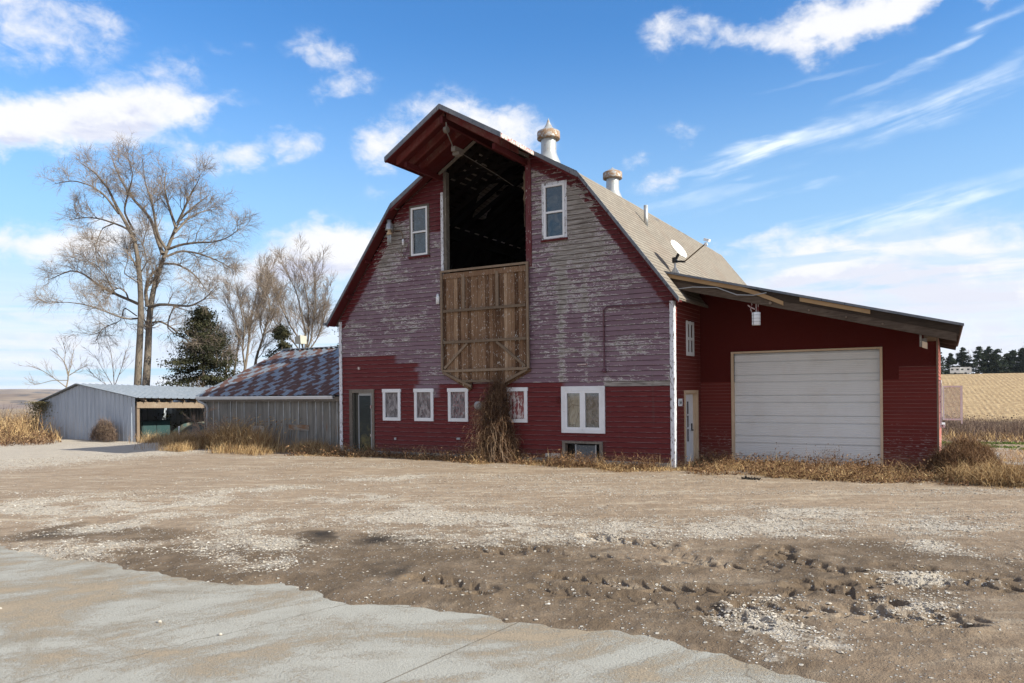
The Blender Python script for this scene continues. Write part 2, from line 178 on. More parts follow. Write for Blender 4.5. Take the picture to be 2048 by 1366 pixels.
# ---------------------------------------------------------------- mesh helpers
def link(o, parent=None):
    COL.objects.link(o)
    if parent is not None: o.parent = parent
    return o
def tag(o, label=None, cat=None, group=None, kind=None):
    if label: o['label'] = label
    if cat: o['category'] = cat
    if group: o['group'] = group
    if kind: o['kind'] = kind
    return o
def thing(name, label, cat, loc=(0, 0, 0), group=None):
    o = bpy.data.objects.new(name, None); link(o); o.location = loc; o.empty_display_size = .3
    tag(o, label, cat, group); bpy.context.view_layer.update(); return o
def keep(o, root):     # parent while the mesh stays where it was built (world coordinates)
    o.parent = root; o.matrix_parent_inverse = Matrix.Translation(-Vector(root.location)); return o
def mesh_np(name, V, F, mat, parent=None, attrs=None, smooth=False, root=None):
    V = np.asarray(V, np.float32); me = bpy.data.meshes.new(name)
    if isinstance(F, np.ndarray):
        nf, k = F.shape
        me.vertices.add(len(V)); me.vertices.foreach_set('co', V.ravel())
        me.loops.add(nf*k); me.loops.foreach_set('vertex_index', F.astype(np.int32).ravel())
        me.polygons.add(nf); me.polygons.foreach_set('loop_start', np.arange(0, nf*k, k, dtype=np.int32))
        me.update(calc_edges=True)
    else:
        me.from_pydata(V.tolist(), [], F); me.update()
    for n, a in (attrs or {}).items():
        at = me.attributes.new(n, 'FLOAT', 'POINT'); at.data.foreach_set('value', np.asarray(a, np.float32))
    me.polygons.foreach_set('use_smooth', [smooth]*len(me.polygons))
    me.materials.append(mat)
    o = bpy.data.objects.new(name, me); COL.objects.link(o)
    if parent is not None:
        o.parent = parent
        if parent.type == 'EMPTY' or parent.parent is not None or tuple(parent.location) != (0, 0, 0):
            r = parent
            while r.parent is not None: r = r.parent
            if parent is r: o.matrix_parent_inverse = Matrix.Translation(-Vector(r.location))
    return o
class MB:
    """collects simple shapes, then links them as ONE mesh"""
    def __init__(s): s.V = []; s.F = []; s.T = []; s.tint = None
    def add(s, V, F, t=None):
        o = len(s.V); s.V += [tuple(map(float, v)) for v in V]; s.F += [tuple(i+o for i in f) for f in F]
        s.T += [random.random() if t is None else t]*len(V); return s
    def box(s, x0, x1, y0, y1, z0, z1, t=None):
        V = [(x, y, z) for x in (x0, x1) for y in (y0, y1) for z in (z0, z1)]
        return s.add(V, [(0, 1, 3, 2), (4, 6, 7, 5), (0, 4, 5, 1), (2, 3, 7, 6), (0, 2, 6, 4), (1, 5, 7, 3)], t)
    def bar(s, a, b, w, h, up=(0, 0, 1), t=None):    # box from a to b, w across, h along 'up'
        a = Vector(a); b = Vector(b); d = (b-a).normalized(); up = Vector(up); sd = d.cross(up).normalized(); u = sd.cross(d).normalized()
        V = [p+sd*(i*w/2)+u*(j*h/2) for p in (a, b) for i in (-1, 1) for j in (-1, 1)]
        return s.add(V, [(0, 1, 3, 2), (4, 6, 7, 5), (0, 4, 5, 1), (2, 3, 7, 6), (0, 2, 6, 4), (1, 5, 7, 3)], t)
    def prism(s, poly, y0, y1, axis='y', t=None):    # poly in (x,z) extruded along y, or (y,z) along x
        n = len(poly)
        f = (lambda p, q: (p[0], q, p[1])) if axis == 'y' else ((lambda p, q: (q, p[0], p[1])) if axis == 'x' else (lambda p, q: (p[0], p[1], q)))
        V = [f(p, y0) for p in poly]+[f(p, y1) for p in poly]
        return s.add(V, [tuple(range(n)), tuple(range(2*n-1, n-1, -1))]+[(i, (i+1) % n, (i+1) % n+n, i+n) for i in range(n)], t)
    def tube(s, pts, r, n=8, t=None, cap=True):
        pts = [Vector(p) for p in pts]; R = r if isinstance(r, (list, tuple)) else [r]*len(pts); V = []; F = []
        for i, p in enumerate(pts):
            d = (pts[min(i+1, len(pts)-1)]-pts[max(i-1, 0)]).normalized(); a = d.cross(Vector((0.1, .3, 1)) if abs(d.z) < .9 else Vector((1, .2, 0))).normalized(); b = d.cross(a)
            V += [p+(a*math.cos(2*math.pi*k/n)+b*math.sin(2*math.pi*k/n))*R[i] for k in range(n)]
        for i in range(len(pts)-1):
            F += [(i*n+k, i*n+(k+1) % n, (i+1)*n+(k+1) % n, (i+1)*n+k) for k in range(n)]
        if cap: F += [tuple(range(n-1, -1, -1)), tuple(range((len(pts)-1)*n, len(pts)*n))]
        return s.add(V, F, t)
    def lathe(s, prof, c, n=28, t=None):
        V = [(c[0]+r*math.cos(2*math.pi*k/n), c[1]+r*math.sin(2*math.pi*k/n), c[2]+z) for r, z in prof for k in range(n)]
        F = [(i*n+k, i*n+(k+1) % n, (i+1)*n+(k+1) % n, (i+1)*n+k) for i in range(len(prof)-1) for k in range(n)]
        return s.add(V, F, t)
    def build(s, name, mat, parent=None, smooth=False, attrs=None):
        a = {'tint': s.T}; a.update(attrs or {})
        return mesh_np(name, s.V, s.F, mat, parent, a, smooth)
def fbm_table(seed):
    r = np.random.default_rng(seed); return r.random((256, 256))
def noise2(x, y, seed=0):
    T = fbm_table(seed); xi = np.floor(x).astype(int); yi = np.floor(y).astype(int); fx = x-xi; fy = y-yi
    fx = fx*fx*(3-2*fx); fy = fy*fy*(3-2*fy); g = lambda a, b: T[a % 256, b % 256]
    return (g(xi, yi)*(1-fx)+g(xi+1, yi)*fx)*(1-fy)+(g(xi, yi+1)*(1-fx)+g(xi+1, yi+1)*fx)*fy
def fbm(x, y, seed=0, oct=4, rough=.5):
    s = 0; a = 1; t = 0
    for i in range(oct): s = s+a*noise2(x*2**i+17.3*i, y*2**i-9.1*i, seed+i); t += a; a *= rough
    return s/t
def sstep(x, a, b):
    t = np.clip((x-a)/(b-a), 0, 1); return t*t*(3-2*t)
# ---------------------------------------------------------------- materials
def wood_mat(name, stops, grain=(9, 9, 1.2), rough=.9, white=0.0, vary=.35):
    def f(g):
        P = g.scale(g.P, grain); n = g.noise(P, 3, 6, .65, .6); n2 = g.noise(g.P, 1.3, 3)
        v = g.m('ADD', g.m('MULTIPLY', n, .75), g.m('MULTIPLY', g.attr('tint'), vary)); v = g.m('ADD', v, g.m('MULTIPLY', g.m('SUBTRACT', n2, .5), .3))
        c = g.ramp(g.m('SUBTRACT', v, .15), stops)
        if white: 
            w = g.ss(g.noise(g.scale(g.P, (14, 14, 6)), 2.2, 5, .7), .66-.1*white, .70-.1*white)
            c = g.mix(w, c, (.52, .5, .46))
        return dict(color=c, normal=g.bump(n, .006, .7))
    return material(name, f, rough, spec=.15)
W_brown = wood_mat('weathered brown wood', [(0, (.012, .007, .005)), (.25, (.065, .033, .018)), (.5, (.17, .10, .06)), (.75, (.27, .178, .112)), (1, (.44, .34, .25))], (12, 12, .8), white=.55, vary=.6)
W_batten = wood_mat('grey weathered batten', [(0, (.08, .06, .045)), (.5, (.21, .155, .11)), (1, (.36, .29, .22))], (5, 5, 5), vary=.3)
W_grey = wood_mat('bare grey wood', [(0, (.06, .052, .045)), (.5, (.17, .15, .13)), (1, (.30, .27, .24))], (7, 7, 2), white=.3)
W_dark = wood_mat('old dark beam wood', [(0, (.014, .010, .008)), (.45, (.055, .040, .030)), (1, (.19, .145, .115))], (1.2, 9, 12))
W_tan = wood_mat('new tan board', [(0, (.20, .12, .06)), (.6, (.36, .24, .13)), (1, (.46, .33, .2))], (1.2, 9, 9))
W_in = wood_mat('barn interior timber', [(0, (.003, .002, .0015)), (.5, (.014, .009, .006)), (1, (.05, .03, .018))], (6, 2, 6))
W_post = wood_mat('light brown post wood', [(0, (.10, .07, .05)), (.6, (.21, .16, .12)), (1, (.33, .28, .23))], (5, 5, 2))
def paint_mat(name, col, dirt=(.25, .2, .15), amt=.35, peel=None, rough=.6, chip=.0):
    def f(g):
        n = g.noise(g.P, 2.2, 5, .65); n2 = g.noise(g.scale(g.P, (9, 9, 3)), 2.5, 5, .7)
        c = g.mix(g.m('MULTIPLY', g.ss(n, .4, .75), amt), col, dirt)
        if chip: c = g.mix(g.ss(n2, .70-chip*.2, .73-chip*.2), c, peel or (.10, .085, .07))
        return dict(color=c, normal=g.bump(n2, .003, .4))
    return material(name, f, rough, spec=.3)
P_white = paint_mat('white trim paint', (.66, .68, .72), (.42, .42, .42), .4, chip=.12)
P_whitepeel = paint_mat('peeling white paint', (.62, .64, .70), (.30, .29, .28), .5, (.13, .11, .10), chip=.75)
P_vinyl = paint_mat('white vinyl', (.70, .72, .76), (.5, .5, .5), .3)
P_darkred = paint_mat('dark barn red paint', (.078, .006, .007), (.05, .010, .010), .5, (.12, .09, .075), .8, .12)
P_beige = paint_mat('beige trim paint', (.56, .43, .30), (.36, .26, .18), .4, chip=.15)
P_greyblue = paint_mat('weathered blue grey trim', (.115, .13, .155), (.22, .22, .23), .8, (.035, .04, .05), .55, .55)
P_rafter = paint_mat('worn red rafter paint', (.13, .022, .020), (.17, .10, .08), .6, (.22, .17, .14), .85, .35)
P_pinkpeel = paint_mat('peeling pinkish white eave board', (.50, .46, .44), (.30, .17, .16), .9, (.20, .045, .05), .8, .9)
P_dark = paint_mat('dark recess', (.012, .011, .010), (.02, .018, .015), .5)
P_black = paint_mat('black hardware', (.01, .01, .01), (.03, .03, .03), .4, rough=.4)
P_greybox = paint_mat('grey plastic', (.34, .36, .38), (.2, .2, .2), .4)
M_galv = material('galvanised metal', lambda g: dict(color=g.mix(g.ss(g.noise(g.P, 5, 5, .6), .35, .7), (.36, .38, .40), (.55, .56, .57)), rough=g.ss(g.noise(g.P, 3, 3), .3, .7, .38, .6)), .45, .75)
def cup_f(g):
    n = g.noise(g.scale(g.P, (2.5, 2.5, 2.5)), 3, 6, .7, .4); z = g.m('MULTIPLY', g.attr('rust'), .34)
    r = g.ss(g.m('ADD', n, z), .60, .74)
    c = g.mix(r, g.mix(g.noise(g.P, 9, 4), (.30, .32, .34), (.46, .47, .47)), g.mix(g.noise(g.P, 14, 3), (.16, .075, .04), (.33, .24, .16)))
    return dict(color=c, rough=g.m('ADD', .36, g.m('MULTIPLY', r, .4)), metal=g.m('MULTIPLY', g.m('SUBTRACT', 1, r), .35), normal=g.bump(g.noise(g.scale(g.P, (1, 1, .4)), 5, 3), .02, .5))
M_cupola = material('weathered galvanised cupola', cup_f, .4)
def shingle_f(g, base=((.155, .136, .115), (.255, .226, .192)), dark=(.085, .08, .08)):
    X = g.sep(g.P); s = g.attr('sl'); 
    br = g.node('ShaderNodeTexBrick'); g.put(br.inputs['Vector'], g.comb(X[1], s, 0)); br.inputs['Scale'].default_value = 1.0
    br.inputs['Brick Width'].default_value = .31; br.inputs['Row Height'].default_value = .14; br.inputs['Mortar Size'].default_value = .009; br.inputs['Mortar Smooth'].default_value = .2
    br.inputs['Color1'].default_value = (0, 0, 0, 1); br.inputs['Color2'].default_value = (1, 1, 1, 1); br.inputs['Mortar'].default_value = (.5, .5, .5, 1); br.offset = .5
    rowshadow = g.ss(g.m('FRACT', g.m('DIVIDE', s, .14)), .0, .26)
    n = g.noise(g.P, .7, 4); fn = g.noise(g.P, 26, 3, .7)
    v = g.m('ADD', g.m('MULTIPLY', br.outputs['Color'], .45), g.m('MULTIPLY', fn, .55))
    c = g.mix(v, base[0], base[1]); c = g.mix(g.m('MULTIPLY', g.ss(n, .45, .7), .35), c, (.20, .15, .12))
    line = g.m('MAXIMUM', g.m('MULTIPLY', br.outputs['Fac'], .6), g.m('MULTIPLY', g.m('SUBTRACT', 1, rowshadow), 1.0))
    c = g.mix(line, c, (.06, .05, .045))
    tear = g.ss(g.m('ADD', g.noise(g.scale(g.P, (1, .8, 1.6)), 1.1, 6, .65, .8), g.attr('tear')), .565, .60)
    c = g.mix(tear, c, g.mix(fn, dark, (.16, .15, .15)))
    return dict(color=c, normal=g.bump(g.m('SUBTRACT', rowshadow, g.m('MULTIPLY', tear, .8)), .012, .8))
M_shingle = material('tan asphalt shingles', shingle_f, .95, spec=.15)
def glass_f(c0, c1, sc_=3):
    def f(g):
        n = g.noise(g.P, sc_, 4, .6, .6); return dict(color=g.mix(g.ss(n, .35, .7), c0, c1), rough=g.ss(n, .3, .8, .06, .35))
    return f
M_glass = material('dusty dark window glass', glass_f((.014, .018, .022), (.05, .06, .065)), .1, spec=.9)
M_glassup = material('dusty bluish window glass', glass_f((.012, .018, .024), (.055, .068, .08), 4), .1, spec=1.0)
def dglass(g):
    X = g.sep(g.P); n = g.noise(g.P, 3, 5, .65, .8)
    low = g.ss(X[2], 1.25, .4); c = g.mix(g.m('MULTIPLY', g.ss(n, .42, .7), low), (.008, .018, .022), (.11, .10, .045))
    return dict(color=c, rough=.12)
M_doorglass = material('dark storm door glass', dglass, .1, spec=.3)
def clear_glass():
    m = bpy.data.materials.new('clear window glass'); m.use_nodes = True; g = G(m.node_tree); g.N.remove(g.N['Principled BSDF'])
    t = g.node('ShaderNodeBsdfTransparent'); s = g.node('ShaderNodeBsdfGlossy'); s.inputs['Roughness'].default_value = .03
    x = g.node('ShaderNodeMixShader'); f = g.node('ShaderNodeFresnel'); f.inputs[0].default_value = 1.5
    g.put(x.inputs[0], g.m('MULTIPLY', f.outputs[0], 1.6, clamp=True)); g.L.new(t.outputs[0], x.inputs[1]); g.L.new(s.outputs[0], x.inputs[2]); g.L.new(x.outputs[0], g.N['Material Output'].inputs[0]); return m
M_clear = clear_glass()
def curtain(g):
    n = g.noise(g.P, 3.2, 4, .5, 1.5); v = g.vor(g.scale(g.P, (1, 1, .7)), 3.5, 'DISTANCE_TO_EDGE')
    c = g.mix(g.ss(n, .35, .65), (.50, .47, .38), (.33, .30, .24)); return g.mix(g.ss(v, .03, .0), c, (.10, .09, .07))
M_curtain = material('crumpled cream plastic sheet', curtain, .7)
def stained(g):
    n = g.noise(g.P, 7, 6, .7, 1.0); n2 = g.noise(g.P, 3, 3)
    c = g.ramp(n, [(.3, (.03, .028, .03)), (.45, (.16, .15, .14)), (.6, (.30, .29, .30)), (.7, (.17, .12, .07))]); return g.mix(g.ss(n2, .5, .7), c, (.22, .21, .22))
M_stained = material('stained grey window sheet', stained, .7)
def osb(tintc):
    def f(g):
        v = g.vor(g.scale(g.P, (26, 26, 9)), 1, out='Color'); v = g.sep(v)[0]; n = g.noise(g.scale(g.P, (12, 12, 4)), 3, 5, .7)
        k = g.m('ADD', g.m('MULTIPLY', v, .5), g.m('MULTIPLY', n, .5)); return g.mix(g.ss(n, .5, .62), g.ramp(k, [(.25, (.07, .065, .07)), (.5, (.17, .16, .17)), (.75, (.34, .33, .34))]), tintc)
    return material('weathered window board', f, .9)
OSB = [osb((.20, .18, .19)), osb((.24, .16, .16)), osb((.26, .10, .11))]
M_redpeel = material('red paint flaking off white board', lambda g: g.mix(g.ss(g.noise(g.scale(g.P, (5, 5, 1.6)), 3, 6, .7, .5), .47, .53), g.mix(g.noise(g.P, 5), (.20, .045, .05), (.26, .10, .10)), (.55, .50, .50)), .85)
P_loftshade = material('near-black loft shade', lambda g: g.mix(g.noise(g.P, 3), (.004, .003, .003), (.009, .007, .006)), 1.0, spec=0.0)  # loft darkness put into the colour of floor, deep rafters and sheet
M_conc = material('old grey concrete', lambda g: dict(color=g.mix(g.noise(g.P, 4, 6, .7), (.20, .21, .21), (.34, .34, .33)), normal=g.bump(g.noise(g.P, 30, 4), .004)), .9)
# barn front siding
BW = .133
def siding_front(g):
    X = g.sep(g.P); bi = g.m('FLOOR', g.m('DIVIDE', X[2], BW)); fr = g.m('FRACT', g.m('DIVIDE', X[2], BW)); rb = g.white(g.m('ADD', bi, .37))
    br2 = g.white(g.m('ADD', bi, g.m('MULTIPLY', g.m('FLOOR', g.m('MULTIPLY', g.m('ADD', X[0], g.m('MULTIPLY', rb, 3)), .33)), 7.7)))
    big = g.noise(g.scale(g.P, (.9, 1, 1.5)), 1.0, 4, .6); Pb = g.comb(g.m('MULTIPLY', X[0], 3.2), g.m('MULTIPLY', rb, 40), g.m('MULTIPLY', X[2], 11))
    med = g.noise(Pb, 1.35, 7, .72, .6); fin = g.noise(g.comb(g.m('MULTIPLY', X[0], 14), g.m('MULTIPLY', rb, 9), g.m('MULTIPLY', X[2], 42)), 1.0, 4, .65)
    edge = g.m('MULTIPLY', g.ss(fr, .22, .0), .085)
    pv = g.m('ADD', g.m('ADD', g.m('MULTIPLY', big, .34), g.m('SUBTRACT', g.m('MULTIPLY', med, .66), .10)), g.m('ADD', g.m('MULTIPLY', fin, .20), g.m('MULTIPLY', g.m('SUBTRACT', br2, .5), .07)))
    pv = g.m('ADD', g.m('ADD', pv, edge), g.m('MULTIPLY', g.m('SUBTRACT', g.attr('peel'), .535), .45))
    red = g.attr('red'); prot = g.ss(g.m('ADD', g.attr('prot'), g.m('MULTIPLY', g.m('SUBTRACT', med, .5), .9)), .42, .58)
    pv = g.m('SUBTRACT', pv, g.m('MULTIPLY', g.m('MAXIMUM', red, prot), .115))
    lowred = g.mix(g.noise(g.scale(g.P, (1.5, 1, 4)), 1.3, 4), (.130, .013, .013), (.090, .010, .011))
    topred = g.mix(med, (.082, .007, .009), (.108, .014, .018))
    purple = g.mix(g.noise(g.scale(g.P, (2, 1, 7)), 1.2, 5, .6), (.147, .090, .116), (.218, .148, .178)); purple = g.mix(g.m('MULTIPLY', br2, .4), purple, (.10, .048, .066))
    c = g.mix(prot, purple, topred); c = g.mix(red, c, lowred)
    # pale dust worn into the lip of each board
    c = g.mix(g.m('MULTIPLY', g.ss(fr, .12, .03), g.ss(med, .42, .6)), c, (.24, .15, .15))
    gr = g.noise(g.comb(g.m('MULTIPLY', X[0], 2.2), g.m('MULTIPLY', rb, 30), g.m('MULTIPLY', X[2], 60)), 1.0, 6, .7, .3)
    wood = g.ramp(gr, [(.30, (.035, .029, .025)), (.42, (.145, .125, .112)), (.52, (.275, .25, .228)), (.72, (.44, .41, .385))])
    wood = g.mix(g.m('MULTIPLY', g.ss(g.noise(g.P, .8, 4), .52, .68), .3), wood, (.10, .09, .08))
    prim = g.ss(pv, .545, .565); bare = g.ss(pv, .575, .592)
    c = g.mix(g.m('MULTIPLY', prim, g.ss(fin, .3, .6, .35, 1.0)), c, (.60, .575, .56)); c = g.mix(bare, c, wood)
    c = g.mix(g.m('MULTIPLY', g.ss(g.m('ADD', X[2], g.m('MULTIPLY', med, .9)), .95, .45), .55), c, (.16, .11, .08)); run = g.noise(g.comb(g.m('MULTIPLY', X[0], 5), 0, g.m('MULTIPLY', X[2], .35)), 1.0, 5, .7); c = g.mix(g.m('MULTIPLY', g.ss(run, .56, .68), .28), c, (.09, .07, .065))
    h = g.m('ADD', g.m('MULTIPLY', g.m('SUBTRACT', 1, bare), .7), g.m('MULTIPLY', gr, .5))
    return dict(color=c, normal=g.bump(h, .004, .8), rough=g.m('ADD', .62, g.m('MULTIPLY', bare, .3)))
M_front = material('peeling barn siding', siding_front, .7, spec=.25)
def siding_red(bw, c0, c1, chips=.3):
    def f(g):
        X = g.sep(g.P); fr = g.m('FRACT', g.m('DIVIDE', X[2], bw)); bi = g.m('FLOOR', g.m('DIVIDE', X[2], bw)); rb = g.white(g.m('ADD', bi, .5))
        n = g.noise(g.scale(g.P, (1.5, 1.5, 5)), 1.4, 5, .65); f2 = g.noise(g.comb(g.m('MULTIPLY', g.m('ADD', X[0], X[1]), 7), rb, g.m('MULTIPLY', X[2], 30)), 1.0, 5, .7)
        c = g.mix(n, c0, c1); c = g.mix(g.m('MULTIPLY', rb, .25), c, (.07, .010, .010))
        lap = g.attr('lap')
        c = g.mix(g.m('MULTIPLY', g.m('MULTIPLY', g.ss(fr, .16, .02), g.ss(n, .3, .6, .35, .9)), lap), c, (.30, .15, .13))
        low = g.m('MULTIPLY', g.ss(g.m('ADD', f2, g.m('MULTIPLY', g.ss(X[2], 1.5, .2), .12)), .66, .70), chips); c = g.mix(low, c, (.45, .38, .36))
        c = g.mix(g.m('MULTIPLY', g.ss(g.m('ADD', X[2], g.m('MULTIPLY', g.noise(g.scale(g.P, (2, 2, 1)), 2, 5, .7), .8)), 1.0, .3), .5), c, (.20, .13, .09)); big = g.noise(g.P, .7, 4); c = g.mix(g.m('MULTIPLY', g.ss(big, .5, .7), .3), c, (.20, .05, .04))
        return dict(color=c, normal=g.bump(g.noise(g.P, 22, 4, .7), .006, .7))
    return material('painted red lap siding', f, .75, spec=.25)
M_side = siding_red(.105, (.155, .024, .018), (.115, .014, .011), .3)
M_annex = siding_red(.09, (.17, .022, .016), (.12, .013, .010), .45)
def ribmetal(name, c0, c1, rust=0.0, streak=True, spec=.4):
    def f(g):
        n = g.noise(g.scale(g.P, (5, 5, .5)), 1.6, 5, .65); n2 = g.noise(g.P, .9, 4)
        c = g.mix(g.ss(n, .3, .7), c0, c1)
        if rust: c = g.mix(g.m('MULTIPLY', g.ss(g.m('ADD', g.m('MULTIPLY', n, .5), g.m('MULTIPLY', n2, .5)), .60, .66), rust), c, (.20, .10, .05))
        return dict(color=c, rough=g.ss(n2, .3, .7, .45, .65), normal=g.bump(n2, .01, .3))
    return material(name, f, .5, .25, spec)
M_shedmetal = ribmetal('pale ribbed sheet metal', (.31, .345, .40), (.40, .44, .50))
M_shedroof = ribmetal('grey sheet roof', (.26, .30, .34), (.36, .39, .43))
M_leanmetal = ribmetal('old grey corrugated metal', (.135, .13, .122), (.26, .25, .235), .6)
def rusty(g):
    X = g.sep(g.P); s = g.attr('sl'); n = g.noise(g.scale(g.P, (2.2, 2.2, 2.2)), 2.4, 5, .6); n2 = g.noise(g.P, .6, 3)
    s2 = g.m('ADD', g.m('DIVIDE', s, .46), g.m('MULTIPLY', g.m('SUBTRACT', n, .5), .9)); row = g.m('FLOOR', s2)
    u = g.m('ADD', g.m('ADD', g.m('DIVIDE', X[0], .78), g.m('MULTIPLY', row, .5)), g.m('MULTIPLY', g.m('SUBTRACT', g.noise(g.P, 1.1, 3), .5), 1.3))
    w = g.m('ADD', g.m('ADD', g.m('SINE', g.m('MULTIPLY', u, 6.2832)), g.m('MULTIPLY', g.m('SUBTRACT', g.noise(g.comb(g.m('MULTIPLY', X[0], 4), g.m('MULTIPLY', s, .5), 0), 1.0, 4, .7), .5), 3.0)), g.m('MULTIPLY', g.m('SUBTRACT', n, .5), 3.4))
    r = g.ss(g.m('ADD', w, g.m('MULTIPLY', g.m('SUBTRACT', n2, .42), 3.0)), -.3, .3)
    clean = g.m('MULTIPLY', g.ss(X[0], -13.4, -12.6), g.ss(s, 2.6, 3.4)); r = g.m('MULTIPLY', r, g.m('SUBTRACT', 1, g.m('MULTIPLY', clean, .9)))
    c = g.mix(r, g.mix(n2, (.15, .18, .22), (.23, .26, .30)), g.mix(n, (.05, .024, .024), (.115, .058, .045)))
    return dict(color=c, rough=g.m('ADD', .42, g.m('MULTIPLY', r, .4)), metal=g.m('MULTIPLY', g.m('SUBTRACT', 1, r), .3))
M_rusty = material('rust checkered tin roof', rusty, .5)
# ---------------------------------------------------------------- ground
def edge_y(x):
    xs = np.array([-16, -9, -4.65, -2.84, -.92, .79, 2.09, 3.5, 4.31, 4.86, 7, 12]); ys = np.array([-13.9, -13.5, -13.24, -13.1, -12.9, -12.93, -12.7, -12.62, -12.6, -12.78, -13.3, -14.5])
    return np.interp(x, xs, ys)+(fbm(x*.9+3, x*0+1.5, 31, 5, .6)-.5)*.75
CX, CY = CP[0], CP[1]
RH = np.array([.8617, .5074]); FH = np.array([-.5074, .8617])
def terrain(x, y):
    d = np.hypot(x-CX, y-CY); az = np.degrees(np.arctan2(x-CX, y-CY)); r = sstep(az, -42, -28)*sstep(az, 75, 50)
    zr = np.interp(d, [0, 30, 120, 216, 262, 330, 900, 6000], [0, 0, -2.9, 4.85, 5.3, 3, -14, -30])
    zl = np.interp(d, [0, 46, 75, 150, 600, 1100, 6000], [0, 0, -1.2, -5, -11, -15, -40])
    return zl*(1-r)+zr*r+(fbm(x*.05, y*.05, 5, 3)-.5)*.25*sstep(d, 24, 60)
def blobs(x, y, L):
    s = np.zeros_like(x)
    for cx, cy, rl, rf in L:
        dx = x-cx; dy = y-cy; u = (dx*RH[0]+dy*RH[1])/(rl*1.25); v = (dx*FH[0]+dy*FH[1])/(rf*1.5+.15); s = s+np.clip(1-(u*u+v*v), 0, 1)**.8
    return s
def ground_fields(x, y):
    d = np.hypot(x-CX, y-CY); wx = (fbm(x*.8, y*.8, 41, 4)-.5)*1.6; wy = (fbm(x*.8, y*.8, 47, 4)-.5)*1.6
    u = x*RH[0]+y*RH[1]; v = x*FH[0]+y*FH[1]
    band = fbm(u*.22, v*.9, 61, 5, .55)
    gv = blobs(x+wx, y+wy*.7, GRAVEL)*np.clip(.25+(fbm(x*1.6, y*1.6, 83, 4)-.35)*2.6, 0, 1.3)*.95+(band-.5)*1.7*sstep(d, 8.5, 12)+.08; gv = np.clip(gv, 0, 1.3)
    gv = np.maximum(gv, sstep(x, -14, -18)*sstep(d, 60, 40)*1.15)
    mud = np.clip(blobs(x+wx, y+wy, MUD)*1.25+sstep(d, 14.5, 9)*.6, 0, 1); damp = np.clip(blobs(x+wx*.5, y+wy*.5, DAMP)*1.5*(fbm(x*2.5, y*2.5, 88, 3)*1.6-.3), 0, 1)
    return gv, mud, damp
def seg_dist(x, y, T):
    best = np.full(x.shape, 9.0); S = np.zeros(x.shape); Tt = np.zeros(x.shape); acc = 0
    for (ax, ay), (bx, by) in zip(T[:-1], T[1:]):
        L = math.hypot(bx-ax, by-ay); ux, uy = (bx-ax)/L, (by-ay)/L; s = np.clip((x-ax)*ux+(y-ay)*uy, 0, L); px = x-ax-ux*s; py = y-ay-uy*s; dd = np.hypot(px, py)
        side = ux*(y-ay)-uy*(x-ax); k = dd < best; best[k] = dd[k]; S[k] = (acc+s)[k]; Tt[k] = side[k]; acc += L
    return best, S, Tt
def ground_z(x, y, detail=True):
    z = terrain(x, y); d = np.hypot(x-CX, y-CY)
    if not detail: return z
    e = y-edge_y(x); near = sstep(d, 60, 30)
    lump = (fbm(x*1.1, y*1.1, 3, 5, .55)-.5)*.055*near+(fbm(x*7, y*7, 13, 3)-.5)*.022*sstep(d, 24, 12)
    up = sstep(e, -.12, .5); z = z+(lump+.038)*up-(1-up)*.05
    rough = (fbm(x*4.5, y*4.5, 23, 4, .6)-.5)*.10*sstep(x, -1.0, 3.5)*sstep(fbm(x*.8, y*.8, 29, 3), .35, .6)*.33*sstep(d, 14, 9)*up; z = z+rough
    for i, T in enumerate(TRACKS):
        w = .21; xs = [p[0] for p in T]; ys = [p[1] for p in T]
        k = (x > min(xs)-.6) & (x < max(xs)+.6) & (y > min(ys)-.6) & (y < max(ys)+.6)
        if not k.any(): continue
        b, s, t = seg_dist(x[k], y[k], T); wob = (fbm(x[k]*3, y[k]*3, 71+i, 3)-.5)
        lug = np.where(t > 0, np.sin((s+np.abs(t)*.7)*2*np.pi/.22), np.sin((s+np.abs(t)*.7)*2*np.pi/.22+np.pi))
        band = sstep(b+wob*.08, w, w*.7); rim = np.exp(-((b-w*1.15)/.07)**2)
        fade = .35+.65*sstep(fbm(s*1.1+i*5, s*0, 91, 2), .25, .5)
        z[k] = z[k]+fade*(band*(-.008-.027*sstep(lug, .05, .3)+.03*wob)+rim*(.022+.04*wob))
    return z
def polar(azs, ds):
    A, D = np.meshgrid(np.radians(azs), ds); x = CX+np.sin(A)*D; y = CY+np.cos(A)*D; n, m = x.shape
    i = np.arange(n-1)[:, None]*m+np.arange(m-1)[None, :]; F = np.stack([i, i+1, i+m+1, i+m], -1).reshape(-1, 4)
    return x.ravel(), y.ravel(), F
def geo(a, b, r):
    out = [a]
    while out[-1] < b: out.append(out[-1]*r)
    return out
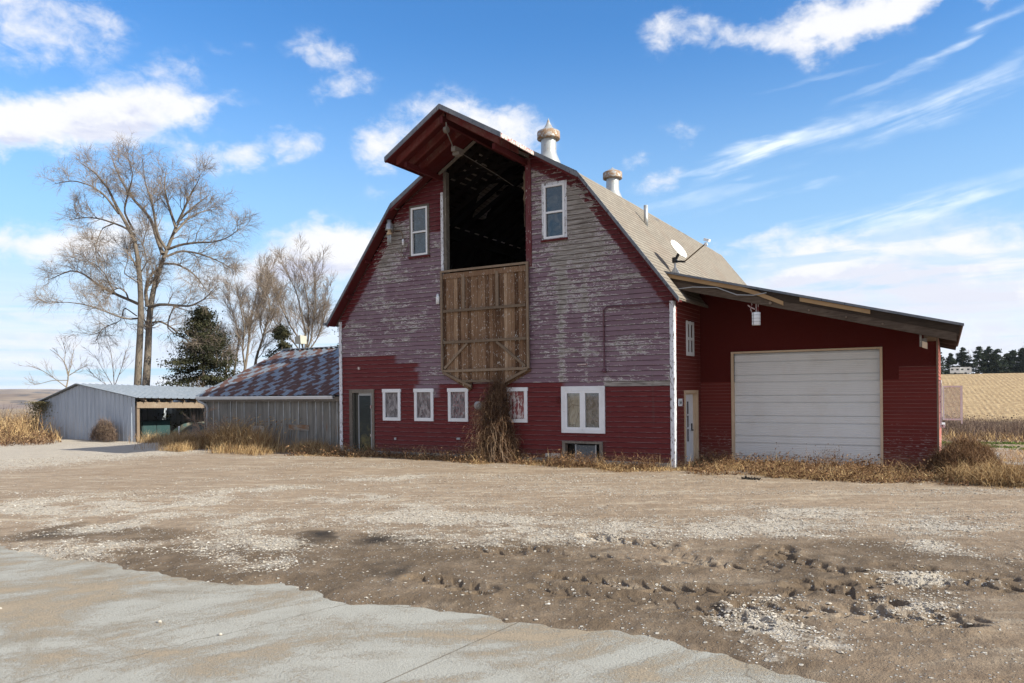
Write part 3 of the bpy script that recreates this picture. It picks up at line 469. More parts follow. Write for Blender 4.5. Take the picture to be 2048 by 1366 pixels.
def ground_f(g):
    X = g.sep(g.P); gv = g.attr('gravel'); mud = g.attr('mud'); damp = g.attr('damp'); far = g.attr('far')
    n1 = g.noise(g.P, 1.6, 5, .6); n2 = g.noise(g.P, 14, 5, .7); n3 = g.noise(g.P, 60, 3, .75)
    pv = g.vor(g.P, 34); pc = g.sep(g.vor(g.P, 34, out='Color'))[0]; pv2 = g.vor(g.P, 15); pc2 = g.sep(g.vor(g.P, 15, out='Color'))[1]
    dirt = g.mix(n1, (.25, .183, .128), (.375, .295, .22)); dirt = g.mix(g.ss(n2, .35, .75), dirt, (.27, .205, .15))
    R = g.node('ShaderNodeMapping', vector_type='POINT'); g.put(R.inputs[0], g.P); R.inputs['Rotation'].default_value = (0, 0, math.radians(-30.5)); Q = R.outputs[0]
    stk = g.noise(g.scale(Q, (.55, 2.6, 1)), 1.0, 7, .68, .6); stk2 = g.noise(g.scale(Q, (2.2, 7, 1)), 1.0, 5, .7, .3)
    sv = g.m('ADD', g.m('MULTIPLY', stk, .6), g.m('MULTIPLY', stk2, .4)); dirt = g.mix(g.m('MULTIPLY', g.ss(sv, .50, .36), .75), dirt, (.215, .15, .10)); dirt = g.mix(g.m('MULTIPLY', g.ss(sv, .50, .62), .8), dirt, (.46, .385, .30))
    dirt = g.mix(g.m('MULTIPLY', mud, g.ss(n1, .3, .6, .55, .95)), dirt, g.mix(n2, (.082, .057, .037), (.14, .102, .07)))
    dirt = g.mix(g.m('MULTIPLY', g.ss(n3, .4, .7), .5), dirt, g.mix(.55, dirt, (.07, .05, .035)))
    gm = g.m('ADD', g.m('MULTIPLY', gv, .62), g.m('MULTIPLY', g.m('SUBTRACT', n2, .5), 1.1)); gm = g.m('ADD', gm, g.m('MULTIPLY', g.m('SUBTRACT', g.noise(g.P, 4.5, 3), .5), .7))
    peb = g.m('MULTIPLY', g.ss(pv, .42, .25), g.ss(g.m('ADD', gm, g.m('MULTIPLY', g.m('SUBTRACT', pc, .5), 1.0)), .38, .48))
    peb2 = g.m('MULTIPLY', g.ss(pv2, .34, .22), g.ss(g.m('ADD', g.m('MULTIPLY', gv, .25), g.m('MULTIPLY', pc2, .8)), .74, .8))
    pcol = g.ramp(pc, [(0, (.24, .21, .18)), (.35, (.48, .44, .39)), (.8, (.62, .60, .57)), (1, (.36, .35, .35))])
    c = g.mix(g.m('MULTIPLY', g.ss(g.m('ADD', gm, g.m('MULTIPLY', g.m('SUBTRACT', stk2, .5), .8)), .25, .7), .6), dirt, (.52, .475, .415)); c = g.mix(peb, c, pcol); c = g.mix(peb2, c, (.50, .46, .41))
    c = g.mix(g.m('MULTIPLY', damp, g.ss(n2, .2, .5)), c, (.035, .027, .02))
    # dry meadow far off
    fn = g.noise(g.P, .25, 5, .65); fc = g.ramp(fn, [(.3, (.16, .11, .08)), (.5, (.27, .20, .13)), (.7, (.34, .27, .17))]); fc = g.mix(g.ss(g.noise(g.P, 1.7, 4), .5, .7), fc, (.17, .12, .10))
    c = g.mix(far, c, fc)
    h = g.m('ADD', g.m('MULTIPLY', n2, .9), g.m('ADD', g.m('MULTIPLY', peb, .9), g.m('ADD', g.m('MULTIPLY', peb2, 1.2), g.m('MULTIPLY', n3, .4))))
    return dict(color=c, normal=g.bump(h, .030, 1.0), rough=g.m('SUBTRACT', .95, g.m('MULTIPLY', damp, .25)))
M_ground = material('gravel and dirt yard', ground_f, .95, spec=.2)
azv = np.degrees(math.atan2(-.5074, .8617))
AZ = np.concatenate([np.linspace(azv-180, azv-44, 50)[:-1], np.linspace(azv-44, azv-37, 60)[:-1], np.linspace(azv-37, azv+37, 980)[:-1], np.linspace(azv+37, azv+44, 60)[:-1], np.linspace(azv+44, azv+180, 50)])
DS = geo(.4, 4.4, 1.15)[:-1]+geo(4.4, 6.5, 1.005)[:-1]+geo(6.5, 11.5, 1.0023)[:-1]+geo(11.5, 16, 1.0036)[:-1]+geo(16, 40, 1.0075)[:-1]+geo(40, 300, 1.03)[:-1]+geo(300, 2900, 1.1)
gx, gy, gF = polar(AZ, DS)
gz = ground_z(gx, gy); g1, g2, g3 = ground_fields(gx, gy); gd = np.hypot(gx-CX, gy-CY)
gfar = np.maximum(sstep(gd, 40, 52), np.maximum(sstep(gy+(fbm(gx*.5, gy*.5, 9, 3)-.5)*3, 10.5, 12.5), sstep(gx, -31.2, -33.5)*.9))
hide = None
go_ = mesh_np('ground', np.stack([gx, gy, gz], 1), gF, M_ground, attrs=dict(gravel=g1, mud=g2, damp=g3, far=gfar), smooth=True); tag(go_, kind='structure')
# concrete pad in the foreground
JN = (.9955, -.0945, 3.822)
def pad_f(g):
    R = g.node('ShaderNodeMapping', vector_type='POINT'); g.put(R.inputs[0], g.P); R.inputs['Rotation'].default_value = (0, 0, math.radians(-52)); Q = R.outputs[0]
    n1 = g.noise(g.scale(Q, (.55, 1.25, 1)), 1.0, 7, .66, .9); n2 = g.noise(g.P, 3.5, 6, .7, .4); n3 = g.noise(g.P, 45, 3, .7); n4 = g.noise(g.P, 160, 2, .8)
    base = g.mix(n2, (.26, .255, .232), (.385, .375, .345)); base = g.mix(g.m('MULTIPLY', g.ss(n4, .45, .7), .35), base, (.24, .24, .23))
    m = g.m('ADD', g.m('MULTIPLY', n1, .8), g.m('ADD', g.m('MULTIPLY', n2, .25), g.m('MULTIPLY', n3, .22))); m = g.m('ADD', m, g.m('MULTIPLY', g.attr('sand'), .16))
    sand = g.mix(n3, (.17, .12, .075), (.37, .285, .19))
    grit = g.m('ADD', g.m('MULTIPLY', g.m('SUBTRACT', n4, .5), .5), g.m('MULTIPLY', g.m('SUBTRACT', g.noise(g.P, 24, 5, .8), .5), .75)); sm = g.m('MULTIPLY', g.ss(g.m('ADD', m, g.m('MULTIPLY', grit, .42)), .59, .77), .85); c = g.mix(g.m('MULTIPLY', sm, .88), base, sand)
    pc = g.vor(g.P, 60); pr = g.sep(g.vor(g.P, 60, out='Color'))[0]; sp = g.m('MULTIPLY', g.ss(pc, .25, .15), g.ss(pr, .93, .95)); st3 = g.ss(g.noise(g.P, 1.1, 6, .7, .6), .5, .66); c = g.mix(g.m('MULTIPLY', st3, .35), c, (.20, .17, .13)); c = g.mix(g.ss(g.noise(g.P, 95, 2, .8), .62, .70), c, (.13, .105, .08)); c = g.mix(g.m('MULTIPLY', sp, g.ss(sm, .0, .6, .4, 1)), c, (.10, .075, .055))
    X = g.sep(g.P)
    # shrinkage cracks and saw joints
    j = g.m('ADD', g.m('ABSOLUTE', g.m('SUBTRACT', g.m('ADD', g.m('MULTIPLY', X[0], JN[0]), g.m('MULTIPLY', X[1], JN[1])), JN[2])), g.m('MULTIPLY', g.m('SUBTRACT', n2, .5), .02))
    ck = g.vor(g.v('ADD', g.P, g.v('SCALE', g.noise(g.P, 2, 4, col=True), .35)), .16, 'DISTANCE_TO_EDGE')
    c = g.mix(g.m('MULTIPLY', g.ss(j, .012, .003), .7), c, (.12, .095, .07)); c = g.mix(g.m('MULTIPLY', g.ss(ck, .0018, .0005), .5), c, (.12, .10, .08))
    return dict(color=c, normal=g.bump(g.m('ADD', g.m('MULTIPLY', sm, .6), g.m('MULTIPLY', n3, .8)), .012, .9))
M_pad = material('dusty concrete', pad_f, .95, spec=.1)
px_, py_ = np.meshgrid(np.linspace(-14, 12, 131), np.linspace(-24, -11.9, 80)); pz = (fbm(px_*.5, py_*.5, 8, 2)-.5)*.01; n, m = px_.shape
i = np.arange(n-1)[:, None]*m+np.arange(m-1)[None, :]; F = np.stack([i, i+1, i+m+1, i+m], -1).reshape(-1, 4)
sandv = sstep(py_-edge_y(px_.ravel()).reshape(px_.shape), -1.2, 0)*.1+(fbm(px_*.7, py_*.7, 77, 3)-.5)*.8
tag(mesh_np('concrete_pad', np.stack([px_.ravel(), py_.ravel(), pz.ravel()], 1), F, M_pad, attrs=dict(sand=sandv.ravel()), smooth=True), kind='structure')
# harvested field on the hillside
def field_f(g):
    X = g.sep(g.P); a = math.radians(-2.0); u = g.m('ADD', g.m('MULTIPLY', X[0], math.cos(a)), g.m('MULTIPLY', X[1], -math.sin(a)))
    n = g.noise(g.P, 1.2, 5, .7); u2 = g.m('ADD', u, g.m('MULTIPLY', g.m('SUBTRACT', g.noise(g.P, .05, 2), .5), .5)); w = g.m('SINE', g.m('MULTIPLY', u2, 6.2832/.80))
    v = g.m('ADD', g.m('MULTIPLY', w, g.ss(g.noise(g.P, .3, 3), .35, .7, .02, .26)), g.m('MULTIPLY', g.m('SUBTRACT', n, .5), 2.8))
    c = g.mix(g.ss(v, -.5, .55), (.25, .17, .095), (.44, .325, .19)); c = g.mix(g.ss(g.noise(g.P, .12, 4), .48, .66), c, (.40, .29, .165))
    return dict(color=c, normal=g.bump(v, .12, .8))
M_field = material('corn stubble field', field_f, .95, spec=.1)
fx, fy, fF = polar(np.linspace(-12, 14, 60), list(np.linspace(112, 262, 60)))
fz = terrain(fx, fy)+.06; fz = np.where(np.hypot(fx-CX, fy-CY) < 119+(fbm(fx*.1, fy*.1, 4, 3)-.5)*12, fz-1.5, fz)
tag(mesh_np('field', np.stack([fx, fy, fz], 1), fF, M_field, smooth=True), kind='structure')
# far hills on the left horizon
def hills_f(g):
    n = g.noise(g.scale(g.P, (1, 1, 6)), .0045, 5, .6, .5); n2 = g.noise(g.P, .02, 4)
    c = g.ramp(n, [(.35, (.15, .11, .09)), (.5, (.26, .20, .15)), (.6, (.17, .13, .12)), (.7, (.33, .26, .19))]); return g.mix(g.ss(n2, .55, .65), c, (.09, .08, .08))
M_hills = material('distant farmland', hills_f, .95, spec=.1)
def hills(name, d0, d1, top, az0, az1, seed):
    A = np.linspace(az0, az1, 160); Dl = np.linspace(0, 1, 10); Am, Tm = np.meshgrid(A, Dl); D = d0+(d1-d0)*Tm; a = np.radians(Am)
    hx = CX+np.sin(a)*D; hy = CY+np.cos(a)*D; prof = top*(.75+.5*fbm(Am*.12, Am*0, seed, 4)); hz = -30+(prof+30)*sstep(Tm, 0, .9)
    n, m = hx.shape; i = np.arange(n-1)[:, None]*m+np.arange(m-1)[None, :]; F = np.stack([i, i+1, i+m+1, i+m], -1).reshape(-1, 4)
    tag(mesh_np(name, np.stack([hx.ravel(), hy.ravel(), hz.ravel()], 1), F, M_hills, smooth=True), kind='structure')
hills('hills', 900, 1500, 5.0, -110, -35, 3); hills('hills', 2000, 3000, 21, -110, -35, 9)
# slabs of an old path on the right, going back behind the garage
mb = MB()
for (x0, x1, y0, y1) in ((6.9, 9.2, 3.0, 3.75), (7.3, 9.6, .9, 1.7), (6.2, 7.15, 5.9, 8.3), (7.2, 9.8, 4.4, 5.1)):
    P = [(x0, y0), (x1, y0-.15), (x1+.1, y1), (x0-.1, y1+.1)]; mb.prism(P, -.05, .045, 'z')
tag(mb.build('path', M_conc), kind='structure')
# ================================================================ BARN
XL, XR, XC = -11.25, 0.0, -5.625
KX, KZ, EX, EZ, AP = 3.17, 7.82, 5.885, 4.30, 9.67      # half-width of the knee, its height, eave half-width, eave height, apex
def roof_z(dx, off=0.0):
    dx = abs(dx); z = AP-(AP-KZ)/KX*dx if dx < KX else KZ-(KZ-EZ)/(EX-KX)*(dx-KX)
    return z-off*(1.158 if dx < KX else 1.64)
def roof_dx(z, off=.12):      # half-width of the wall under the roof at height z
    zz = z+off*1.2
    if zz > KZ: return max(0.0, (AP-z-off*1.158)/(AP-KZ)*KX)
    return min(5.625, KX+(KZ-z-off*1.64)/(KZ-EZ)*(EX-KX)) if z > 3.6 else 5.625
barn = thing('barn', 'large old barn with gambrel roof, peeling purple and red siding and open hayloft', 'barn', (XC, 0, 0))
def siding(name, mat, parent, x0f, x1f, z0, z1, bw, openings, place, step=.15, lapf=.021, fields=None, back=.10):
    """lap boards as a saw-tooth sheet; place(u, out, z) -> xyz"""
    zs = set(np.round(np.arange(math.floor(z0/bw)*bw, z1+bw, bw), 4)); zs |= {z0, z1}
    for o in openings: zs |= {o[2], o[3]}
    zs = sorted(z for z in zs if z0-1e-6 <= z <= z1+1e-6); V = []; F = []; A = []
    for a, b in zip(zs[:-1], zs[1:]):
        if b-a < 1e-4: continue
        bi = math.floor((a+b)/2/bw)*bw; gap = .085*bw if abs(b-bi-bw) < 1e-3 and b-a > .02 else 0; out = lambda z: .004+lapf*(1-(z-bi)/bw); zm = (a+b)/2
        cuts = sorted([(o[0], o[1]) for o in openings if o[2] < zm < o[3]]); lo0, lo1, hi0, hi1 = x0f(a), x0f(b), x1f(a), x1f(b)
        spans = []; cl, cl2 = lo0, lo1
        for c0, c1 in cuts: spans.append((cl, cl2, c0, c0)); cl = cl2 = c1
        spans.append((cl, cl2, hi0, hi1))
        for (l0, l1, r0, r1) in spans:
            if r0-l0 < .01 and r1-l1 < .01: continue
            n = max(1, int((r0-l0)/step)); base = len(V)
            for k in range(n+1):
                t = k/n; V += [place(l0+(r0-l0)*t, out(a), a), place(l1+(r1-l1)*t, out(b), b-gap)]
                for q, z in ((l0+(r0-l0)*t, a), (l1+(r1-l1)*t, b)): A.append(fields(q, z, bi+bw/2) if fields else (0, 0, 0, 1))
            F += [(base+2*k, base+2*k+2, base+2*k+3, base+2*k+1) for k in range(n)]
            if abs(a-bi) < 1e-3:      # underside lip of the board
                b2 = len(V)
                for k in (0, 1):
                    q = (l0, r0)[k]; V += [place(q, out(a), a), place(q, -.012, a)]; A += [fields(q, z, bi+bw/2) if fields else (0, 0, 0, 1)]*2
                F.append((b2, b2+1, b2+3, b2+2))
            b3 = len(V); V += [place(l0, -back, a), place(r0, -back, a), place(r1, -back, b), place(l1, -back, b)]; A += [(0, 0, 0, 1)]*4; F.append((b3, b3+1, b3+2, b3+3))
    A = np.array(A, float)
    return mesh_np(name, V, F, mat, parent, dict(red=A[:, 0], prot=A[:, 1], peel=A[:, 2], lap=A[:, 3]))
def gau(x, z, cx, cz, rx, rz): return math.exp(-((x-cx)/rx)**2-((z-cz)/rz)**2)
def front_fields(x, z, zb):
    h = (math.sin(zb*91.7)*43758.5) % 1
    if x < -8.2: red = zb < (3.15 if x < -8.9+h*.3 else 2.97)
    elif x < -7.95+h*.25: red = zb < 1.93 or (2.2 < zb < 2.95 and x < -8.14+.1*h)
    elif x < -7.3: red = zb < 1.86
    elif x < -3.2+.1*h: red = zb < 2.2
    else: red = zb < 2.12
    dx = abs(x-XC); dist = (roof_z(dx, .1)-z)*(.61 if z < KZ-.35 or dx > KX else .86)
    prot = 1-float(sstep(np.array(dist), .08, .55))*.95
    if x < XC and z > 6.9: prot = max(prot, .78*float(sstep(np.array(x), -8.75, -7.9)))
    if x > XC: prot = max(prot, .35*gau(x, z, -2.2, 7.0, .9, .8)*(x > -2.6) if z > 6 else 0)
    p = .46
    p += .36*gau(x, z, -3.2, 7.5, 1.0, .8)+.38*gau(x, z, -2.4, 6.7, .8, .95)+.24*gau(x, z, -2.6, 5.8, 1.4, .5)+.16*gau(x, z, -2.8, 5.0, 1.6, .7)
    p += .55*gau(x, z, -8.95, 7.05, .55, .65)+.25*gau(x, z, -9.3, 6.1, .8, .5)+.12*gau(x, z, -9.5, 4.6, 1.9, .8)+.14*gau(x, z, -10.4, 3.4, 1.2, .3)
    p += .42*math.exp(-((x+3.1)/.10)**2)*(2.2 < z < 5.8)+.2*math.exp(-((x+2.4)/.07)**2)*(2.2 < z < 5.5)+.1*math.exp(-((x+1.0)/.08)**2)*(2.2 < z < 4.2)
    p += (.75 if 2.10 < zb < 2.26 and x > -1.88 else 0)+.18*gau(x, z, -1.2, 3.2, .9, .25)+.14*gau(x, z, -2.7, 4.3, .8, .35)+.1*gau(x, z, -2.6, 3.2, .6, .3)
    if red: p -= .13
    if z < .4: p += .1
    return (float(red), min(prot, 1), p, 1)
fo = [(-7.03, -4.13, 5.50, 9.9), (-10.72, -9.90, .06, 2.03), (-9.38, -8.79, 1.22, 2.06), (-8.14, -7.53, 1.22, 2.06), (-6.86, -6.28, 1.22, 2.06), (-4.90, -4.26, 1.22, 2.06),
      (-3.05, -1.95, .98, 2.04), (-3.03, -2.02, .14, .62), (-8.19, -7.69, 6.27, 7.62), (-3.56, -3.06, 6.27, 7.62)]
PF = lambda u, o, z: (u, -o, z)
siding('wall', M_front, barn, lambda z: XC-roof_dx(z), lambda z: XC+roof_dx(z), .16, 9.50, BW, fo, PF, fields=front_fields)
# side walls, back wall
PS = lambda u, o, z: (XR+o, u, z)
so_ = [(.90, 1.95, 0.02, 1.93), (1.06, 1.60, 2.96, 3.80)]
siding('side_wall', M_side, barn, lambda z: 0.02, lambda z: 2.33, .0, 4.30, .105, so_, PS, step=.5, lapf=.010)
mb = MB(); mb.box(-.10, -.001, .12, 13.9, 4.30, 4.56); mb.box(-.10, -.001, 2.33, 13.9, 0, 4.30); mb.box(XL, XL+.1, .12, 13.9, 0, 4.56)
mb.prism([(XL, 0), (XR, 0), (XR, 4.56), (XC+KX, 7.75), (XC, 9.60), (XC-KX, 7.75), (XL, 4.56)], 13.8, 13.9); mb.build('rear_wall', M_side, barn)
mb = MB(); mb.box(XL+.1, XR-.1, .14, 13.8, 2.95, 3.05); mb.build('loft_floor', P_loftshade, barn)
# foundation
mb = MB(); mb.box(XL+.02, -10.80, -.025, .12, -.2, .18); mb.box(-9.84, -.02, -.035, .12, -.2, .17); mb.box(-.04, .022, .13, .85, -.2, .05); mb.build('foundation', M_conc, barn)
# corner boards
mb = MB(); mb.box(-.075, .030, -.045, -.018, .06, 4.26); mb.box(.012, .040, -.018, .10, .06, 4.26); mb.build('corner_board', P_whitepeel, barn)
mb = MB(); mb.box(XL-.03, XL+.085, -.045, -.018, .12, 4.35); mb.box(XL-.04, XL-.012, -.018, .10, .12, 4.35); mb.build('corner_board', P_whitepeel, barn)
# roof shell ----------------------------------------------------
def roof_sheet(name, pts, y0, y1, th, mat, parent, tears=None, ny=None, sag=.015, seed=1):
    """pts = (x,z) outline over the ridge; a slab following it, th thick"""
    pts = [Vector((p[0], 0, p[1])) for p in pts]; d = [0]
    P = []; 
    for a, b in zip(pts[:-1], pts[1:]):
        n = max(1, int((b-a).length/.35))
        for k in range(n): P.append((a+(b-a)*(k/n), (b-a).normalized()))
    P.append((pts[-1], (pts[-1]-pts[-2]).normalized()))
    ny = ny or max(2, int((y1-y0)/.35)); V = []; S = []; T = []; s = 0; last = None; top = max(p[0].z for p in P)
    apexi = max(range(len(P)), key=lambda i: P[i][0].z); L = [0]
    for a, b in zip(P[:-1], P[1:]): L.append(L[-1]+(b[0]-a[0]).length)
    for side in (0, 1):
        for i, (p, t) in enumerate(P):
            nrm = Vector((-t.z, 0, t.x))
            if nrm.z < 0: nrm = -nrm
            for j in range(ny+1):
                y = y0+(y1-y0)*j/ny; q = p-nrm*(th*side)
                w = (float(fbm(np.array([L[i]*.6]), np.array([y*.5]), seed, 3)[0])-.5)*2*sag*(0 < j < ny)
                V.append((q.x, y, q.z+w)); S.append(abs(L[i]-L[apexi])); T.append(tears(p.x, y, p.z) if tears else 0)
    n = len(P); m = ny+1; F = []
    for side in (0, 1):
        o = side*n*m
        for i in range(n-1):
            for j in range(m-1): F.append((o+i*m+j, o+i*m+j+1, o+(i+1)*m+j+1, o+(i+1)*m+j))
    o = n*m
    for i in range(n-1):
        for j in (0, m-1): F.append((i*m+j, (i+1)*m+j, o+(i+1)*m+j, o+i*m+j))
    for j in range(m-1):
        for i in (0, n-1): F.append((i*m+j, i*m+j+1, o+i*m+j+1, o+i*m+j))
    return mesh_np(name, V, F, mat, parent, dict(sl=S, tear=T))
def tears(x, y, z):
    t = -.16
    if x > XC: t += .20*gau(y, z, 8.5, 7.75, 2.6, .28)+.20*gau(y, z, 5.2, 7.8, 1.2, .25)+.26*gau(y, z, .6, 5.55, .5, .35)+.2*gau(y, z, 12, 7.7, .6, .2)+.2*gau(y, z, 2.4, 7.8, .5, .3)
    return t
G5 = [(XC-EX, EZ), (XC-KX, KZ), (XC, AP), (XC+KX, KZ), (XC+EX, EZ)]
roof = roof_sheet('roof', G5, -.33, 14.16, .045, M_shingle, barn, tears)
# skip sheathing, rafters (seen through the open loft) and the red-painted board soffit at the gable edge
def slab_under(mb, dx0, dx1, y0, y1, off0, off1, sgn):
    z = lambda d, o: roof_z(d, o)
    mb.add([(XC+sgn*dx0, y0, z(dx0, off0)), (XC+sgn*dx1, y0, z(dx1, off0)), (XC+sgn*dx1, y0, z(dx1, off1)), (XC+sgn*dx0, y0, z(dx0, off1)),
            (XC+sgn*dx0, y1, z(dx0, off0)), (XC+sgn*dx1, y1, z(dx1, off0)), (XC+sgn*dx1, y1, z(dx1, off1)), (XC+sgn*dx0, y1, z(dx0, off1))],
           [(0, 1, 2, 3), (7, 6, 5, 4), (0, 4, 5, 1), (1, 5, 6, 2), (2, 6, 7, 3), (3, 7, 4, 0)])
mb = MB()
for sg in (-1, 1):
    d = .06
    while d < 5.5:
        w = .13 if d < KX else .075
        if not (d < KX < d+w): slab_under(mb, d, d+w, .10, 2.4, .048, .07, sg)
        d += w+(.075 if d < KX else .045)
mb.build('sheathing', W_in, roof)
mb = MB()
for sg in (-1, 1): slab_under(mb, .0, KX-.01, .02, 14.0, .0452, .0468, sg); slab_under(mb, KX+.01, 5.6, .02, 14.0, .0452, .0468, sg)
mb.build('shade_sheet', P_loftshade, roof)  # dark sheet added under the shingles to blacken the loft
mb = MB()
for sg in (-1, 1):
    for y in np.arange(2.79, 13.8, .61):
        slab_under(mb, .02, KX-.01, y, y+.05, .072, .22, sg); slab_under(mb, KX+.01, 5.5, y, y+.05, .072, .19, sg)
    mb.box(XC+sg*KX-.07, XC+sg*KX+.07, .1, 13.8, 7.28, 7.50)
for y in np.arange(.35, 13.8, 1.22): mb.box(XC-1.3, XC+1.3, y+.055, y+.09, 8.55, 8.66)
mb.build('rafter', P_loftshade, roof).name = 'rafters'  # deeper rafters coloured near-black for the loft's shade; front ones stay timber
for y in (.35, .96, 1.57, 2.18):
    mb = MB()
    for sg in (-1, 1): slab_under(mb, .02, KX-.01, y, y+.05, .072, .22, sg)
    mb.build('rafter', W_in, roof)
mb = MB()
for sg in (-1, 1):
    slab_under(mb, .0, KX-.02, -.30, .0, .048, .075, sg); slab_under(mb, KX+.02, EX-.02, -.30, .0, .048, .075, sg)
    for dd in (3.5, 4.3, 5.1): mb.box(XC+sg*dd-.04*1, XC+sg*dd+.04, -.28, -.015, roof_z(dd, .08)-.10, roof_z(dd, .08))
mb.build('soffit', P_darkred, roof)
# rake boards: weathered blue grey trim edge with a paler strip below
def rake(mb, d0, d1, sgn, y0, y1, o0, o1): slab_under(mb, d0, d1, y0, y1, o0, o1, sgn)
mb = MB()
for sg in (-1, 1):
    mb = MB(); rake(mb, 1.86, KX, sg, -.37, -.331, -.012, .085); rake(mb, KX, EX+.01, sg, -.37, -.331, -.012, .062); mb.build('rake_board', P_greyblue, roof)
    mb = MB(); rake(mb, 1.90, KX+.005, sg, -.35, -.30, .086, .135); rake(mb, KX+.005, EX-.02, sg, -.35, -.30, .063, .10); mb.build('rake_trim', P_darkred, roof)
mb = MB(); mb.bar((XC-EX-.06, -.42, EZ-.03), (XC-EX-.06, 14, EZ-.03), .10, .08); mb.build('gutter', P_greyblue, barn)
mb = MB(); mb.bar((XC+EX-.05, -.30, EZ-.02), (XC+EX-.05, 2.30, EZ+.02), .07, .06); mb.build('eave_board', W_grey, barn)
# ridge caps, cupolas, vent pipe
def cupola(y, tip):
    mb = MB(); c = (XC, y, AP)
    prof = [(.50, -.42), (.46, -.08), (.37, .14), (.29, .32), (.262, .42), (.258, .86)]
    sk = mb.lathe(prof, c, 12).build('cupola', M_cupola, barn, True, attrs={'rust': [.0 if z < AP+.2 else .12 for (_, _, z) in mb.V]})
    m2 = MB(); m2.lathe([(.27, .84), (.385, .86), (.39, .89), (.385, 1.10), (.36, 1.12), (.33, 1.13)], c, 28); m2.build('cap_band', M_cupola, sk, True, attrs={'rust': [.62]*len(m2.V)})
    m3 = MB(); h = tip-AP
    m3.lathe([(.335, 1.125), (.27, 1.165), (.185, 1.215), (.125, 1.215+(h-1.215)*.2), (.075, 1.215+(h-1.215)*.45), (.035, 1.215+(h-1.215)*.75), (.004, h)], c, 20); m3.build('finial', M_cupola, sk, True, attrs={'rust': [.28]*len(m3.V)})
    return sk
cupola(4.15, 11.25); cupola(9.7, 10.98+.02)
# the first cupola has a torn flap of sheet on its neck
mb = MB(); mb.tube([(-1.80, 3.05, 6.85), (-1.80, 3.05, 7.55)], .062, 14); mb.build('vent_pipe', M_galv, barn, True)
# ---------------------------------------------------------------- hay hood
HX, HY = 1.88, -2.10
hood = roof_sheet('hay_hood', [(XC-HX, roof_z(HX)), (XC, AP), (XC+HX, roof_z(HX))], HY, -.335, .045, M_shingle, barn, lambda x, y, z: -.2, sag=.004)
mb = MB()
for sg in (-1, 1): slab_under(mb, .0, HX-.02, HY+.02, -.31, .048, .075, sg)
for k in range(9):
    pass
mb.build('soffit', P_darkred, hood)
for y in (-1.86, -1.38, -.90):
    mb = MB()
    for sg in (-1, 1): slab_under(mb, .03, HX-.20, y, y+.06, .076, .25, sg)
    mb.build('rafter', P_rafter, hood)
mb = MB()
for sg in (-1, 1): slab_under(mb, .03, 1.55, -.05, -.005, .13, .21, sg)
mb.build('rafter', W_grey, hood)
mb = MB()
for sg in (-1, 1): slab_under(mb, -.002, HX+.012, HY-.035, HY-.001, -.014, .10, sg)
mb.build('rake_board', P_greyblue, hood)
mb = MB()
for sg in (-1, 1): slab_under(mb, .0, HX-.0, HY-.02, HY+.03, .101, .125, sg)
mb.build('rake_board', P_darkred, hood)
mb = MB(); z = roof_z(HX); mb.box(XC+HX-.02, XC+HX+.012, HY-.02, -.34, z-.11, z-.004); mb.build('eave_board', P_pinkpeel, hood)
mb = MB(); mb.box(XC-HX-.012, XC-HX+.02, HY-.02, -.34, z-.12, z-.004); mb.build('eave_board', P_darkred, hood); mb = MB(); mb.box(XC-1.50, XC-1.41, -1.75, -.03, 8.34, 8.48); mb.build('lookout_beam', P_darkred, hood); mb = MB(); mb.box(XC+1.41, XC+1.50, -1.75, -.03, 8.34, 8.48); mb.build('lookout_beam', P_darkred, hood)
mb = MB(); mb.box(XC-.05, XC+.05, HY+.05, 6, 9.20, 9.38); mb.build('track_beam', P_darkred, hood)
mb = MB(); mb.tube([(XC+.05, -1.95, 9.02), (XC+.15, -1.95, 9.02)], .085, 14); mb.tube([(XC+.1, -1.95, 9.02), (XC+.1, -1.95, 9.22)], .02, 6)
mb.tube([(XC+.12, -1.95, 8.95), (XC+.10, -1.7, 8.72), (XC+.05, -1.55, 8.60)], .016, 6); mb.box(XC+.02, XC+.15, -1.62, -1.2, 8.55, 8.68); mb.box(XC-.02, XC+.19, -1.5, -1.32, 8.48, 8.56)
mb.build('pulley', W_grey, hood)
mb = MB(); mb.tube([(XC+.1, -1.2, 8.58), (XC+.45, .1, 8.25), (XC+.55, .8, 8.1)], .012, 5)
mb.build('cable', W_grey, hood)
# loft opening jambs and trim
mb = MB(); mb.box(-7.03, -6.93, -.02, .14, 5.40, 8.60); mb.build('jamb', W_grey, barn)
mb = MB(); mb.box(-7.12, -7.032, -.045, -.019, 5.52, 8.0); mb.build('jamb', P_whitepeel, barn)
mb = MB(); mb.box(-4.21, -4.13, -.02, .14, 5.40, 8.55); mb.box(-4.125, -4.02, -.045, -.019, 5.5, 8.48); mb.build('jamb', paint_mat('red jamb paint', (.10, .012, .016), (.14, .08, .08), .5, (.36, .34, .33), chip=.5), barn)
